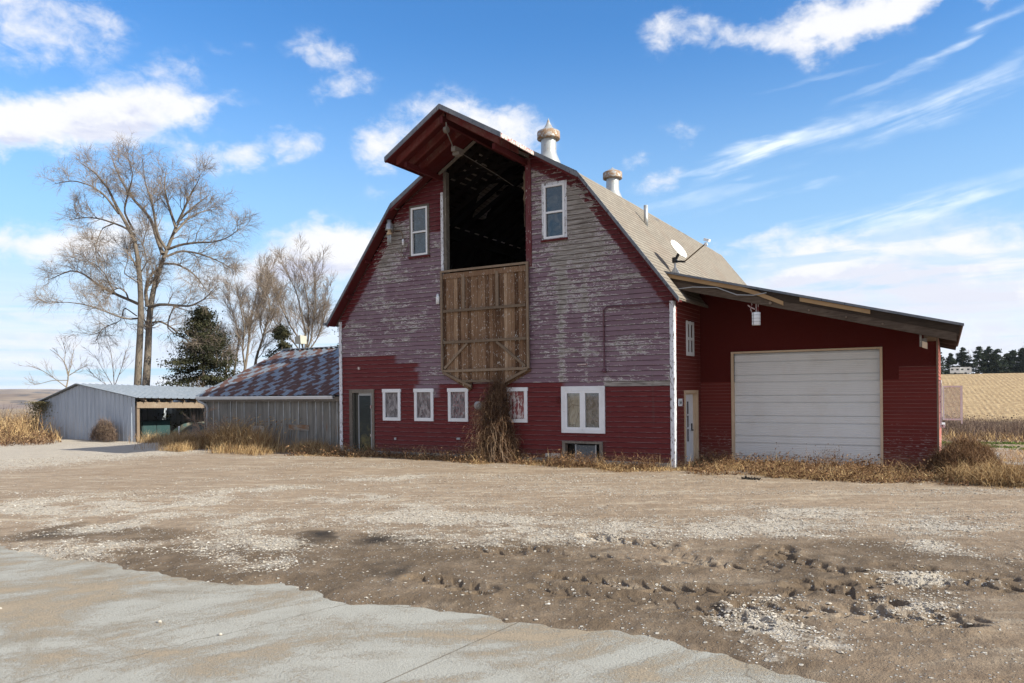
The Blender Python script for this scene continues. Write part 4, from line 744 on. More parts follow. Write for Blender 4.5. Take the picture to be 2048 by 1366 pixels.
# hay door, dropped down the wall -----------------------------------
DX0, DX1, DZ0, DZ1 = -7.10, -4.09, 2.66, 5.58
mb = MB(); x = DX0+.05; k = 0
def door_bot(x):
    if x < -6.15: return 2.62-(x+7.10)/(.95)*.52
    if x < -6.08: return 2.10
    if x < -5.32: return 2.33
    if x < -5.22: return 2.12
    return 2.12+(x+5.22)/1.13*.54
while x < DX1-.05:
    w = min(random.choice((.115, .125, .14)), DX1-.04-x); j = random.uniform(-.012, .012); y = -.075-random.uniform(0, .008)
    za, zb = door_bot(x)+j, door_bot(x+w)+j
    if abs(za-zb) > .15: zb = za
    mb.prism([(x, za), (x+w-.006, zb), (x+w-.006, DZ1-.03), (x, DZ1-.03)], y, y+.025); x += w
hd = mb.build('hay_door', W_brown, barn)
def batten(a, b, w=.09, th=.06, y=-.085, mat=W_batten):
    m = MB(); A = Vector((a[0], y-th/2, a[1])); B = Vector((b[0], y-th/2, b[1])); m.bar(A, B, th, w, (B-A).normalized().cross(Vector((0, 1, 0)))); return m.build('batten', mat, hd)
for a, b, w in (((DX0, DZ1+.03), (DX1, DZ1+.02), .06), ((DX0+.09, 4.42), (DX1-.09, 4.43), .075), ((DX0+.09, 3.49), (DX1-.09, 3.50), .075), ((DX0+.05, 2.64), (DX1-.05, 2.66), .075), ((-6.34, 2.33), (-5.05, 2.33), .06)):
    batten(a, b, w)
for xx in (DX0+.035, DX1-.035): batten((xx, 2.66), (xx, DZ1), .065, .055)
for xx in (-6.28, -5.12): batten((xx, 4.46), (xx, DZ1-.12), .09, .04)
for a, b in (((-6.99, 2.72), (-6.16, 3.45)), ((-5.16, 3.45), (-4.22, 2.72))): batten(a, b, .07, .035)
for a, b in (((-7.02, 2.60), (-6.02, 2.17)), ((-4.16, 2.63), (-5.16, 2.17))): batten(a, b, .07, .045, -.10)
batten((DX0+.09, 5.46), (DX1-.09, 5.46), .15, .03, -.085, W_brown)
mb = MB(); mb.bar((-7.10, -.03, 2.60), (-6.10, -.03, 2.08), .07, .05, (0, 0, 1)); mb.build('bumper', W_brown, barn); mb = MB(); mb.bar((-4.09, -.03, 2.62), (-5.2, -.03, 2.06), .07, .07, (0, 0, 1)); mb.build('bumper', W_brown, barn)
# windows ------------------------------------------------------------
def rect_ring(mb, x0, x1, z0, z1, w, y0, y1, wt=None, wb=None):
    wt = wt or w; wb = wb or w
    mb.box(x0, x1, y0, y1, z1-wt, z1); mb.box(x0, x1, y0, y1, z0, z0+wb); mb.box(x0, x0+w, y0, y1, z0+wb, z1-wt); mb.box(x1-w, x1, y0, y1, z0+wb, z1-wt)
def upper_window(x0, x1, z0, z1):
    m = MB(); rect_ring(m, x0, x1, z0, z1, .055, -.045, .02); m.box(x0+.055, x1-.055, -.035, .01, (z0+z1)/2-.04, (z0+z1)/2+.01); w = m.build('window', P_vinyl, barn)
    m = MB(); rect_ring(m, x0-.07, x1+.07, z0-.02, z1+.07, .075, -.030, -.012); m.build('casing', P_whitepeel if x0 > -6 else W_grey, w)
    m = MB(); m.box(x0-.09, x1+.09, -.075, -.012, z0-.08, z0-.025); m.build('sill', P_darkred, w)
    m = MB(); m.box(x0+.05, x1-.05, .0, .012, (z0+z1)/2, z1-.05); m.build('pane', M_glassup, w)
    m = MB(); m.box(x0+.05, x1-.05, .02, .032, z0+.05, (z0+z1)/2-.03); m.build('pane', M_glassup, w)
    return w
upper_window(-8.25, -7.63, 6.21, 7.68); upper_window(-3.62, -2.99, 6.21, 7.68)
def low_window(x0, x1, mat, peel=False):
    z0, z1 = 1.14, 2.13; m = MB(); rect_ring(m, x0+.02, x1-.02, z0, z1-.01, .095, -.05, -.012, .10, .10); m.box(x0, x1, -.058, -.012, z1-.105, z1)
    w = m.build('window', P_white, barn); m = MB(); m.box(x0+.1, x1-.1, .0, .03, z0+.08, z1-.09); m.build('board_panel', mat, w); return w
low_window(-9.46, -8.72, OSB[0]); low_window(-8.21, -7.45, OSB[1]); low_window(-6.94, -6.19, OSB[2])
w = low_window(-4.95, -4.19, M_redpeel)
m = MB(); m.box(-4.93, -4.84, -.056, -.05, 1.2, 2.02); m.box(-4.85, -4.29, -.022, .0, 1.90, 1.99); m.box(-4.85, -4.29, -.022, .0, 1.27, 1.36); m.bar((-4.80, -.011, 1.38), (-4.34, -.011, 1.88), .022, .08, (0, 0, 1)); m.build('shutter_brace', M_redpeel, w)
# double casement window
m = MB(); rect_ring(m, -3.14, -1.86, .88, 2.14, .11, -.055, -.012, .13, .10); w = m.build('window', P_white, barn)
for x0, x1, mt in ((-3.03, -2.53, M_curtain), (-2.49, -1.97, M_stained)):
    m = MB(); rect_ring(m, x0, x1, .98, 2.01, .055, -.048, .03); s = m.build('sash', P_vinyl, w)
    m = MB(); m.box(x0+.05, x1-.05, -.008, -.002, 1.03, 1.96); m.build('pane', M_clear, s)
    m = MB(); nx = 14; 
    for i in range(nx):
        a = x0+.04+(x1-x0-.08)*i/nx; b = x0+.04+(x1-x0-.08)*(i+1)/nx; ya = .05+.012*math.sin(i*1.3); yb = .05+.012*math.sin((i+1)*1.3); m.add([(a, ya, 1.0), (b, yb, 1.0), (b, yb, 2.0), (a, ya, 2.0)], [(0, 1, 2, 3)])
    m.build('curtain', mt, s)
m = MB(); m.box(-2.535, -2.485, -.05, .03, .98, 2.01); m.build('mullion_post', P_vinyl, w)
# basement window with a metal well cover leaning inside its frame
m = MB(); m.box(-3.12, -3.03, -.06, .08, .08, .60); m.box(-2.02, -1.93, -.06, .08, .08, .60); m.box(-3.12, -1.93, -.07, .08, .60, .66); w = m.build('window', W_grey, barn)
m = MB(); m.box(-3.03, -2.02, .15, .17, .0, .62); m.build('backing', P_dark, w)
m = MB(); m.box(-2.72, -2.16, .015, .03, .18, .55); m.build('pane', material('grimy slate panel', lambda g: g.mix(g.ss(g.noise(g.P, 22, 4, .7), .58, .68), g.mix(g.noise(g.P, 5, 4), (.07, .085, .10), (.12, .135, .15)), (.34, .35, .36)), .4), w)
m = MB(); m.box(-2.76, -2.72, .0, .04, .16, .57); m.build('rail', P_greybox, w); m = MB(); m.box(-2.17, -2.135, .0, .04, .16, .57); m.build('rail', P_greybox, w)
# front door with dark glass
m = MB(); m.box(-10.85, -10.72, -.05, .05, .04, 2.13); m.box(-9.90, -9.81, -.05, .05, .04, 2.13); m.box(-10.72, -9.90, -.05, .05, 2.02, 2.13); dr = m.build('door', W_grey, barn)
m = MB(); m.box(-10.72, -10.66, -.02, .10, .06, 2.02); m.box(-10.66, -10.52, .05, .10, .06, 2.02); m.box(-10.72, -10.0, .04, .10, .06, .16); m.build('frame', paint_mat('dark olive door frame', (.05, .05, .042), (.09, .085, .07), .5), dr)
m = MB(); m.box(-10.52, -9.96, .045, .06, .16, 1.93); m.build('pane', M_doorglass, dr)
m = MB(); m.box(-10.53, -10.50, .03, .06, .16, 1.95); m.box(-9.96, -9.93, -.02, .06, .08, 2.02); m.box(-10.5, -9.96, .02, .08, 1.93, 2.02); m.build('stile', P_greybox, dr)
m = MB(); m.box(-9.94, -9.90, -.075, -.05, 1.52, 1.62); m.build('hinge', P_pinkpeel, dr); m = MB(); m.box(-9.94, -9.90, -.075, -.05, .62, .70); m.build('hinge', P_pinkpeel, dr)
# small fittings on the front wall
m = MB(); m.box(-10.47, -10.39, -.05, -.015, 2.77, 2.86); m.build('junction_box', P_pinkpeel, barn)
m = MB(); m.box(-8.99, -8.92, -.05, -.015, .54, .61); m.build('outlet_box', P_greybox, barn)
m = MB(); m.box(-6.62, -6.50, -.05, -.015, .60, .66); m.build('outlet_box', P_greybox, barn)
m = MB(); m.box(-3.28, -3.16, -.07, -.015, 1.70, 1.84); m.build('junction_box', P_darkred, barn)
m = MB(); m.box(-3.62, -3.46, -.10, -.02, .20, .30); m.box(-3.44, -3.18, -.10, -.02, .19, .31); m.build('cable_box', M_galv, barn)
m = MB(); m.tube([(-5.80, -.015, 1.62), (-5.80, -.15, 1.62)], .12, 20); m.build('electric_meter', P_greybox, barn, True)
m = MB(); m.tube([(-7.205, -.02, 4.90), (-7.205, -.10, 4.92), (-7.205, -.115, 4.86), (-7.205, -.115, 4.66)], .055, 12); m.build('vent_pipe', P_vinyl, barn, True)
m = MB(); m.tube([(-.09, -.05, 4.24), (-.6, -.05, 4.235), (-1.78, -.05, 4.22), (-1.86, -.05, 4.14), (-1.86, -.05, 2.62), (-1.86, -.055, 2.52)], .020, 8); m.tube([(-1.86, -.02, 2.54), (-1.86, -.09, 2.54)], .055, 10)
m.build('conduit', paint_mat('conduit in faded barn paint', (.10, .04, .06), (.17, .10, .12), .6, chip=.3), barn, True)
m = MB(); m.bar((-2.65, -.04, 2.72), (-2.35, -.04, 2.73), .02, .03); m.build('bracket', P_pinkpeel, barn)
# weatherhead on the left rake: cap, insulator, drip wires
root = m = MB(); m.lathe([(.0, .18), (.07, .18), (.075, .08), (.105, .04), (.115, -.10), (.14, -.13), (.0, -.13)], (-8.97, -.20, 7.20), 16); wh = m.build('weatherhead', M_galv, barn, True)
m = MB(); m.tube([(-8.97, -.20, 7.08), (-8.97, -.20, 6.99)], .05, 10); m.tube([(-8.97, -.20, 6.99), (-8.97, -.20, 6.93)], .085, 10); m.build('insulator', P_beige, wh, True)
m = MB(); m.tube([(-9.01, -.20, 6.94), (-9.01, -.20, 6.66)], .035, 8); m.tube([(-8.93, -.20, 6.94), (-8.93, -.20, 6.66)], .035, 8); m.build('conductor', P_greybox, wh, True)
m = MB(); m.tube([(-8.85, -.08, 7.06), (-8.65, -.08, 7.05), (-8.55, -.08, 6.92), (-8.53, -.08, 6.70)], .018, 6); m.tube([(-8.53, -.08, 6.7), (-8.60, -.07, 6.4), (-8.50, -.06, 6.18), (-8.38, -.06, 6.45), (-8.36, -.06, 6.65)], .009, 5); m.tube([(-8.9, -.06, 6.5), (-8.72, -.07, 6.42), (-8.55, -.06, 6.15)], .009, 5); m.build('wire', W_batten, wh, True)
m = MB(); m.tube([(-8.53, -.08, 6.76), (-8.53, -.08, 6.58)], .033, 8); m.build('splice', P_vinyl, wh, True)
# rope hanging in the loft
r = MB(); rx = XC+1.15
for k, (o, z0, z1) in enumerate(((-.03, 8.35, 6.75), (.03, 8.35, 6.25), (.0, 8.35, 7.4))):
    r.tube([(rx+o+.01*math.sin(q*2.1+k), .45, z0+(z1-z0)*q/10) for q in range(11)], .012, 5)
r.tube([(rx, .45, 8.35-.1*q) for q in range(10)], [.03+.02*((q*7) % 3) for q in range(10)], 6); r.tube([(rx-.1, .45, 7.88), (rx+.14, .45, 7.9)], .03, 6)
rope = r.build('rope', W_batten, None, True); tag(rope, 'frayed hay rope hanging in the dark loft opening', 'rope')
# side door, shutter on the side wall
m = MB(); m.box(-.03, .035, .82, .90, .02, 2.0); m.box(-.03, .035, 1.95, 2.03, .02, 2.0); m.box(-.03, .035, .90, 1.95, 1.93, 2.0); m.box(-.22, -.03, .90, .94, .02, 1.93); m.box(-.22, -.03, 1.91, 1.95, .02, 1.93); m.box(-.22, -.03, .94, 1.91, 1.89, 1.93)
dr = m.build('door', P_beige, barn)
lx0, lx1 = 1.12, 1.56
m = MB(); m.box(-.125, -.085, .94, lx0, .03, 1.89); m.box(-.125, -.085, lx1, 1.91, .03, 1.89); m.box(-.125, -.085, lx0, lx1, 1.70, 1.89); m.box(-.125, -.085, lx0, lx1, .03, .62)
m.box(-.12, -.08, lx0, lx1, 1.32, 1.36); m.box(-.12, -.08, lx0, lx1, .96, 1.00); m.box(-.12, -.08, 1.325, 1.355, .62, 1.70); m.build('leaf', P_vinyl, dr)
for z0, z1 in ((.62, .96), (1.0, 1.32), (1.36, 1.70)):
    m = MB(); m.box(-.108, -.102, lx0, lx1, z0, z1); m.build('pane', M_glassup, dr)
m = MB(); m.box(-.085, -.055, 1.72, 1.76, .93, 1.10); m.box(-.06, -.04, 1.66, 1.80, .90, .93); m.build('handle', P_black, dr)
m = MB(); ring = [(1.03, 1.12), (1.30, 1.38), (1.58, 1.66)]
for a, b in ring: m.box(.012, .045, a, b, 2.92, 3.84)
for a, b in ((2.92, 3.02), (3.34, 3.41), (3.76, 3.83)): m.box(.012, .043, 1.12, 1.30, a, b); m.box(.012, .043, 1.38, 1.58, a, b)
m.build('window', P_white, barn)
# ---------------------------------------------------------------- house number sign
sg = thing('house_number_sign', 'small square white number plaque beside the white side door', 'sign', (.03, .44, 1.69))
m = MB(); m.prism([(.29, 1.60), (.59, 1.60), (.61, 1.63), (.61, 1.76), (.59, 1.79), (.29, 1.79), (.27, 1.76), (.27, 1.63)], .024, .034, 'x'); m.build('plate', P_vinyl, sg)
cu = bpy.data.curves.new('digits', 'FONT'); cu.body = '164'; cu.size = .135; cu.align_x = 'CENTER'; cu.extrude = .002; tmp = bpy.data.objects.new('digits', cu); COL.objects.link(tmp)
bpy.context.view_layer.update(); me = bpy.data.meshes.new_from_object(tmp.evaluated_get(bpy.context.evaluated_depsgraph_get())); bpy.data.objects.remove(tmp)
me.transform(Matrix.Translation((.037, .44, 1.648)) @ Matrix(((0, 0, 1, 0), (1, 0, 0, 0), (0, 1, 0, 0), (0, 0, 0, 1)))); me.materials.clear(); me.materials.append(P_black); o = bpy.data.objects.new('digits', me); COL.objects.link(o); keep(o, sg)
# ---------------------------------------------------------------- satellite dish on the barn roof
ds = thing('satellite_dish', 'white satellite dish with feed arm standing on the shingle roof', 'satellite dish', (-.32, 1.2, 5.08))
Db = Vector((-.32, 1.2, 5.06)); m = MB(); m.prism([(-.16, 0), (.16, 0), (.04, .22), (-.04, .22)], -.02, .02); 
m.V = [(Db.x+x, Db.y+y, Db.z+z) for x, y, z in m.V]; m.tube([Db+Vector((0, 0, .1)), Db+Vector((0, 0, .42))], .028, 10); m.build('mast', M_galv, ds)
dc = Db+Vector((.10, .0, .72)); dn = Vector((.80, -.17, .58)).normalized(); au = (Vector((0, 0, 1))-dn*dn.z).normalized(); ar = au.cross(dn)
m = MB(); V = []; F = []; nr, nt = 7, 32
for side in (0, 1):
    for i in range(nr+1):
        for k in range(nt):
            rr = i/nr; a = 2*math.pi*k/nt; p = dc+ar*(math.cos(a)*.27*rr)+au*(math.sin(a)*.31*rr)+dn*(.07*rr*rr-.05-side*.012); V.append(p)
for side in (0, 1):
    o = side*(nr+1)*nt
    for i in range(nr):
        for k in range(nt): F.append((o+i*nt+k, o+i*nt+(k+1) % nt, o+(i+1)*nt+(k+1) % nt, o+(i+1)*nt+k))
for k in range(nt): F.append((nr*nt+k, nr*nt+(k+1) % nt, (2*nr+1)*nt+(k+1) % nt, (2*nr+1)*nt+k))
m.add(V, F); m.build('reflector', paint_mat('white dish enamel', (.78, .78, .76), (.65, .65, .64), .3, rough=.35), ds, True)
m = MB(); m.box(Db.x-.06, Db.x+.05, Db.y-.06, Db.y+.06, Db.z+.36, Db.z+.50); m.bar(Db+Vector((0, 0, .42)), dc-dn*.05-au*.1, .06, .06); m.bar(Db+Vector((0, 0, .40)), Db+Vector((.28, -.02, .36)), .05, .05); m.build('bracket', P_black, ds)
m = MB(); m.tube([Db+Vector((.26, -.02, .36)), Db+Vector((.82, -.04, .76))], .018, 8); m.build('feed_arm', W_batten, ds)
m = MB(); q = Db+Vector((.84, -.04, .80)); m.bar(q+Vector((-.03, 0, .09)), q+Vector((.12, -.05, .03)), .08, .07); m.bar(q, q+Vector((.02, 0, -.08)), .06, .06); m.build('feed_horn', P_vinyl, ds)
# ================================================================ GARAGE ANNEX
GY, GXR = 2.33, 5.75
def gr_z(x): return 5.10-(x+.38)*.2606
garage = thing('garage_annex', 'dark red garage annex with wide white overhead door under a shed roof', 'garage', (2.9, GY, 0))
PG = lambda u, o, z: (u, GY-o, z)
gopen = [(.93, 4.50, .0, 2.98)]
siding('wall', M_annex, garage, lambda z: .012, lambda z: .93, .0, 2.214, .09, [], PG, step=.6, lapf=.010)
siding('wall', M_annex, garage, lambda z: 4.50, lambda z: GXR, .0, 2.214, .09, [], PG, step=.6, lapf=.010)
siding('wall', M_annex, garage, lambda z: 4.92, lambda z: GXR, 2.214, 2.53, .09, [], PG, step=.6, lapf=.007)
P_osb = paint_mat('rough red painted sheathing', (.105, .010, .009), (.075, .010, .008), .5, rough=.85)
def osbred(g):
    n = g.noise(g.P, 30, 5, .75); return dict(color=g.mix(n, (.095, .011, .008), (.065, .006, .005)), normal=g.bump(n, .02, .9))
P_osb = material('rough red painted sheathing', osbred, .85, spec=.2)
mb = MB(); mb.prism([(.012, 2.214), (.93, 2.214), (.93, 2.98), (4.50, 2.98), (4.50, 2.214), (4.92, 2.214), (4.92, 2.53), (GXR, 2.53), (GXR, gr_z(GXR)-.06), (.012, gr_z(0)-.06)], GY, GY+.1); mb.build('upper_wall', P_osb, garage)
# corner strip and the sunlit side wall
mb = MB(); mb.box(GXR-.03, GXR+.012, GY-.018, GY-.001, 0, 3.2); mb.build('corner_board', W_post, garage)
PR = lambda u, o, z: (GXR+o, u, z)
siding('side_wall', siding_red(.10, (.36, .11, .085), (.28, .075, .06), .9), garage, lambda z: GY-.001, lambda z: 10.0, .0, 3.30, .10, [(3.9, 4.9, 1.10, 2.12)], PR, step=.5, lapf=.009)
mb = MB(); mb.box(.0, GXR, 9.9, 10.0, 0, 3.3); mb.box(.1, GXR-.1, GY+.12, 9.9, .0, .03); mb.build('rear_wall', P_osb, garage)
mb = MB(); rect_ring2 = None
for a, b, c, d in ((3.82, 3.90, 1.02, 2.20), (4.90, 4.98, 1.02, 2.20)): mb.box(GXR+.008, GXR+.06, a, b, c, d)
mb.box(GXR+.008, GXR+.06, 3.90, 4.90, 2.12, 2.20); mb.box(GXR+.008, GXR+.13, 3.80, 5.0, .98, 1.06); wn = mb.build('window', P_whitepeel, garage)
mb = MB(); mb.box(GXR-.03, GXR-.02, 3.9, 4.9, 1.06, 2.12); mb.build('pane', M_glass, wn)
# open screen sash, swung out from the side window
ss_ = MB()
for x0, x1, z0, z1 in ((5.83, 6.27, 2.01, 2.05), (5.83, 6.27, 1.17, 1.21), (5.83, 5.865, 1.21, 2.01), (6.22, 6.27, 1.21, 2.01)): ss_.box(x0, x1, 3.86, 3.885, z0, z1)
ss_.box(6.235, 6.265, 3.865, 3.88, 1.08, 1.17)
o = ss_.build('screen_sash', P_vinyl, wn)
def screen_mat():
    m = bpy.data.materials.new('dusty window screen'); m.use_nodes = True; g = G(m.node_tree); b = g.N['Principled BSDF']; b.inputs['Base Color'].default_value = (.46, .46, .43, 1); b.inputs['Roughness'].default_value = .8
    t = g.node('ShaderNodeBsdfTransparent'); x = g.node('ShaderNodeMixShader'); x.inputs[0].default_value = .34; g.L.new(t.outputs[0], x.inputs[1]); g.L.new(b.outputs[0], x.inputs[2]); g.L.new(x.outputs[0], g.N['Material Output'].inputs[0]); return m
mb = MB(); mb.box(5.865, 6.22, 3.871, 3.874, 1.21, 2.01); mb.build('screen', screen_mat(), o)
# roof: shingled slab, fascia boards, beams, rafters, soffit
def gslab(mb, x0, x1, y0, y1, o0, o1): 
    mb.add([(x0, y0, gr_z(x0)-o0), (x1, y0, gr_z(x1)-o0), (x1, y0, gr_z(x1)-o1), (x0, y0, gr_z(x0)-o1), (x0, y1, gr_z(x0)-o0), (x1, y1, gr_z(x1)-o0), (x1, y1, gr_z(x1)-o1), (x0, y1, gr_z(x0)-o1)],
           [(0, 1, 2, 3), (7, 6, 5, 4), (0, 4, 5, 1), (1, 5, 6, 2), (2, 6, 7, 3), (3, 7, 4, 0)])
mb = MB(); gslab(mb, -.40, 6.25, .38, 10.4, 0, .035)
gro = mb.build('roof', M_shingle, garage, attrs={'sl': [v[0] for v in mb.V], 'tear': [-.2]*len(mb.V)})
mb = MB(); gslab(mb, -.38, 6.26, .36, .378, -.008, .048); mb.build('drip_edge', P_greyblue, gro)
mb = MB(); gslab(mb, -.36, 6.22, .50, 10.3, .036, .055); mb.build('decking', W_dark, gro)
mb = MB(); gslab(mb, -.28, 6.18, .43, .49, .05, .22); mb.build('fascia', W_dark, gro)
mb = MB(); gslab(mb, -.10, 6.12, .44, .55, .221, .40); mb.build('beam', W_dark, gro)
mb = MB(); xs = [-.36, .3, 1.0, 1.6, 2.0, 2.35, 2.58]; dr_ = [0, 0, 0, .0, .05, .12, .17]
for (a, da), (b, db) in zip(zip(xs[:-1], dr_[:-1]), zip(xs[1:], dr_[1:])):
    V = [(a, y, gr_z(a)-.05-da-o) for y in (.40, .43) for o in (0, .10)]+[(b, y, gr_z(b)-.05-db-o) for y in (.40, .43) for o in (0, .10)]
    mb.add(V, [(0, 2, 3, 1), (4, 5, 7, 6), (0, 1, 5, 4), (2, 6, 7, 3), (0, 4, 6, 2), (1, 3, 7, 5)], .6)
mb.build('fascia_board', W_tan, gro)
mb = MB(); gslab(mb, 2.95, 4.45, .40, .43, .055, .15); mb.build('fascia_board', W_tan, gro)
for y in list(np.arange(1.1, 9.9, .61)):
    mb = MB(); gslab(mb, 5.70 if y > GY else .1, 6.18, y, y+.05, .056, .20); mb.build('rafter', W_dark, gro)
mb = MB(); mb.box(5.50, 5.72, .58, GY, gr_z(5.6)-.42, gr_z(5.6)-.24); mb.build('purlin', W_post, gro)
mb = MB(); mb.box(5.42, 5.46, .50, .72, 2.92, 3.26); mb.box(5.46, 5.56, .52, .56, 2.94, 3.10); mb.build('bracket', W_grey, gro)
mb = MB(); mb.prism([(5.47, 2.90), (5.57, 2.86), (5.57, 3.0), (5.47, 3.04)], .50, .515); mb.build('light_box', P_beige, gro)
for x in (2.28, 3.15, 3.95, 4.7):
    mb = MB(); mb.tube([(x, .385, gr_z(x)-.32), (x, .45, gr_z(x)-.32)], .035 if x < 2.5 else .02, 8); mb.build('bolt', W_post, gro)
mb = MB(); mb.tube([(-.02, .385, 4.60), (.4, .385, 4.62), (1.0, .385, 4.56), (1.5, .385, 4.34), (1.9, .385, 4.30), (2.2, .385, 4.34)], .011, 6); mb.build('cable', P_greybox, gro)
# overhead door with ribbed sections
gdr = MB(); w = .065
gdr.box(.86, .93, GY-.035, GY+.12, .0, 3.03); gdr.box(4.50, 4.56, GY-.035, GY+.12, .0, 3.03); gdr.box(.93, 4.50, GY-.035, GY+.12, 2.98, 3.03); gd = gdr.build('overhead_door', P_beige, garage)
z = 0.02; prof = []; H = 2.96; k = 0; y0 = GY+.06; gro2 = []; zz = .02; n = 0; 
while zz < H: gro2.append(zz); zz += (.19 if n % 2 == 0 else .355); n += 1
cz = sorted(gro2); prof = []
zz = .02
while zz < H:
    d = min(abs(zz-c) for c in cz); prof.append((y0+(.030 if d < .010 else 0)+.0020*math.sin(zz*2*math.pi/.047), zz)); zz += .006
mb = MB(); V = []; F = []
for i, (y, zz) in enumerate(prof): V += [(.93, y, zz), (4.50, y, zz)]
F = [(2*i, 2*i+1, 2*i+3, 2*i+2) for i in range(len(prof)-1)]; mb.add(V, F, .5); mb.box(.93, 4.5, y0+.03, y0+.05, 0.0, 2.98)
mb.build('panel', paint_mat('off-white door enamel', (.66, .67, .68), (.54, .52, .49), .35, rough=.5), gd)
# hanging canister lamp
hl = thing('hanging_lamp', 'white cylindrical lamp hanging on wires below the garage eave', 'lamp', (1.92, .50, 3.95))
lx, ly = 1.93, .50
m = MB(); m.lathe([(.0, .31), (.095, .31), (.10, .30), (.10, .01), (.095, 0), (.0, 0)], (lx, ly, 3.58), 20); m.build('shade', P_vinyl, hl, True)
m = MB()
for z in (3.66, 3.74, 3.82): m.lathe([(.1005, 0), (.1035, .003), (.1005, .006)], (lx, ly, z), 20)
m.tube([(lx-.05, ly-.09, 3.58), (lx-.05, ly-.09, 3.89)], .004, 4); m.build('band', P_dark, hl)
m = MB(); m.tube([(lx, ly, 3.89), (lx+.0, ly, 4.02), (lx, ly, 4.18)], .011, 6); m.tube([(lx+.04, ly, 3.89), (lx+.05, ly, 4.05), (lx+.05, ly, 4.16)], .009, 6)
m.tube([(lx-.10, ly, 3.86), (lx-.13, ly, 3.98), (lx-.10, ly, 4.10), (lx-.16, ly, 4.24)], .010, 6); m.tube([(lx-.2, ly, 4.08), (lx-.12, ly, 4.02), (lx-.03, ly, 3.97)], .014, 6); m.build('wire', P_pinkpeel, hl)
# ================================================================ LEAN-TO on the left
lean = thing('lean_to_shed', 'low corrugated metal lean-to with rust checkered tin roof against the barn', 'shed', (-15.3, .5, 0))
LX0, LX1, LY, LYR, LZE, LZR = -18.75, -11.30, .5, 4.7, 1.93, 3.92
def rib_panel(mb, a, b, z0f, z1f, period, depth, duty=.22, jag=None):   # vertical rib sheet from a to b (xy), z given along it
    a = np.array(a, float); b = np.array(b, float); L = np.linalg.norm(b-a); u = (b-a)/L; nrm = np.array([u[1], -u[0]]); s = 0; pts = []
    while s < L:
        for q, h in ((0, 0), (duty*.25, 1), (duty*.75, 1), (duty, 0)):
            if s+q*period < L: pts.append((s+q*period, h*depth))
        s += period
    pts.append((L, 0)); V = []
    for s, h in pts:
        p = a+u*s+nrm*h; V += [(p[0], p[1], z0f(s/L)), (p[0], p[1], z1f(s/L))]
    mb.add(V, [(2*i, 2*i+2, 2*i+3, 2*i+1) for i in range(len(pts)-1)])
mb = MB(); rib_panel(mb, (LX0, LY), (LX1, LY), lambda t: -.05, lambda t: 1.84, .062, .012, .5); mb.build('wall', M_leanmetal, lean)
mb = MB(); xx = LX0+.05
while xx < LX1: mb.box(xx, xx+.022, LY-.034, LY-.013, 0, 1.80); xx += random.choice((.33, .33, .66, .42))
mb.build('batten', M_galv, lean)
mb = MB(); rib_panel(mb, (LX0, 8.8), (LX0, LY), lambda t: -.05, lambda t: 1.85+(1-abs(2*t-1))*2.0 if True else 0, .062, .012, .5); mb.build('side_wall', M_leanmetal, lean)
mb = MB(); mb.box(LX0, LX1, 8.7, 8.8, 0, 1.9); mb.build('rear_wall', M_leanmetal, lean)
mb = MB(); mb.box(-16.15, -15.45, LY-.045, LY-.036, .35, .85); mb.build('patch_panel', M_galv, lean)
mb = MB(); mb.box(-14.2, -13.2, LY-.045, LY-.036, .72, .92); mb.build('patch_panel', material('rusty patch', lambda g: g.mix(g.ss(g.noise(g.scale(g.P, (1, 1, 4)), 3, 4), .4, .6), (.20, .11, .06), (.25, .24, .22)), .8), lean)
# roof slopes: crinkled sheet with low ribs, ridge parallel to the wall
def tin(mb, y0, z0, y1, z1):
    n = 180; xs = np.linspace(LX0-.25, LX1+.03, n); V = []; S = []; m = 14; L = math.hypot(y1-y0, z1-z0)
    for i, x in enumerate(xs):
        for j in range(m):
            t = j/(m-1); h = .010*1.8*math.cos(x*2*math.pi/.28)+(float(noise2(np.array([x*1.3]), np.array([t*6.]), 3)[0])-.5)*.03
            V.append((x, y0+(y1-y0)*t, z0+(z1-z0)*t+h)); S.append(L*t)
    o = len(mb.V); mb.add(V, [(i*m+j, (i+1)*m+j, (i+1)*m+j+1, i*m+j+1) for i in range(n-1) for j in range(m-1)]); return S
mb = MB(); S = tin(mb, .22, LZE+.03, LYR, LZR); S += tin(mb, 9.1, LZE, LYR, LZR)
rf = mb.build('roof', M_rusty, lean, True, attrs={'sl': S})
mb = MB(); mb.bar((LX0-.26, LYR, LZR+.02), (LX1, LYR, LZR+.02), .22, .03); mb.build('ridge_cap', M_shedroof, rf)
mb = MB(); mb.box(LX0, LX1+.02, .30, .42, LZE-.19, LZE-.03); mb.bar((LX0-.2, .35, LZE-.06), (LX0-.2, LYR, LZR-.1), .04, .12); mb.build('fascia', W_grey, lean)
mb = MB(); g0, g1 = LX0-.22, -11.85
V = []
for x in (g0, g1): V += [(x, .34, LZE+.0), (x, .34, LZE-.11), (x, .24, LZE-.11), (x, .20, LZE-.03), (x, .20, LZE+.0), (x, .22, LZE+.0), (x, .23, LZE-.09), (x, .33, LZE-.09), (x, .33, LZE)]
mb.add(V, [(i, i+1, i+10, i+9) for i in range(8)]+[tuple(range(9)), tuple(range(17, 8, -1))]); mb.build('gutter', P_white, lean)
mb = MB(); mb.tube([(g0+.1, .27, LZE-.1), (g0+.12, .27, LZE-.17), (g0+.42, .36, LZE-.32), (g0+.45, .40, LZE-.42), (g0+.45, .40, .05)], .045, 8); mb.build('downspout', P_greybox, lean, True)
mb = MB(); mb.box(LX0-.03, LX0+.03, LY-.05, LY, -.05, 1.85); mb.build('corner_post', W_grey, lean)
vb = thing('ridge_ventilator', 'small beige metal ventilator box on two legs atop the tin roof ridge', 'ventilator', (-18.0, LYR, LZR))
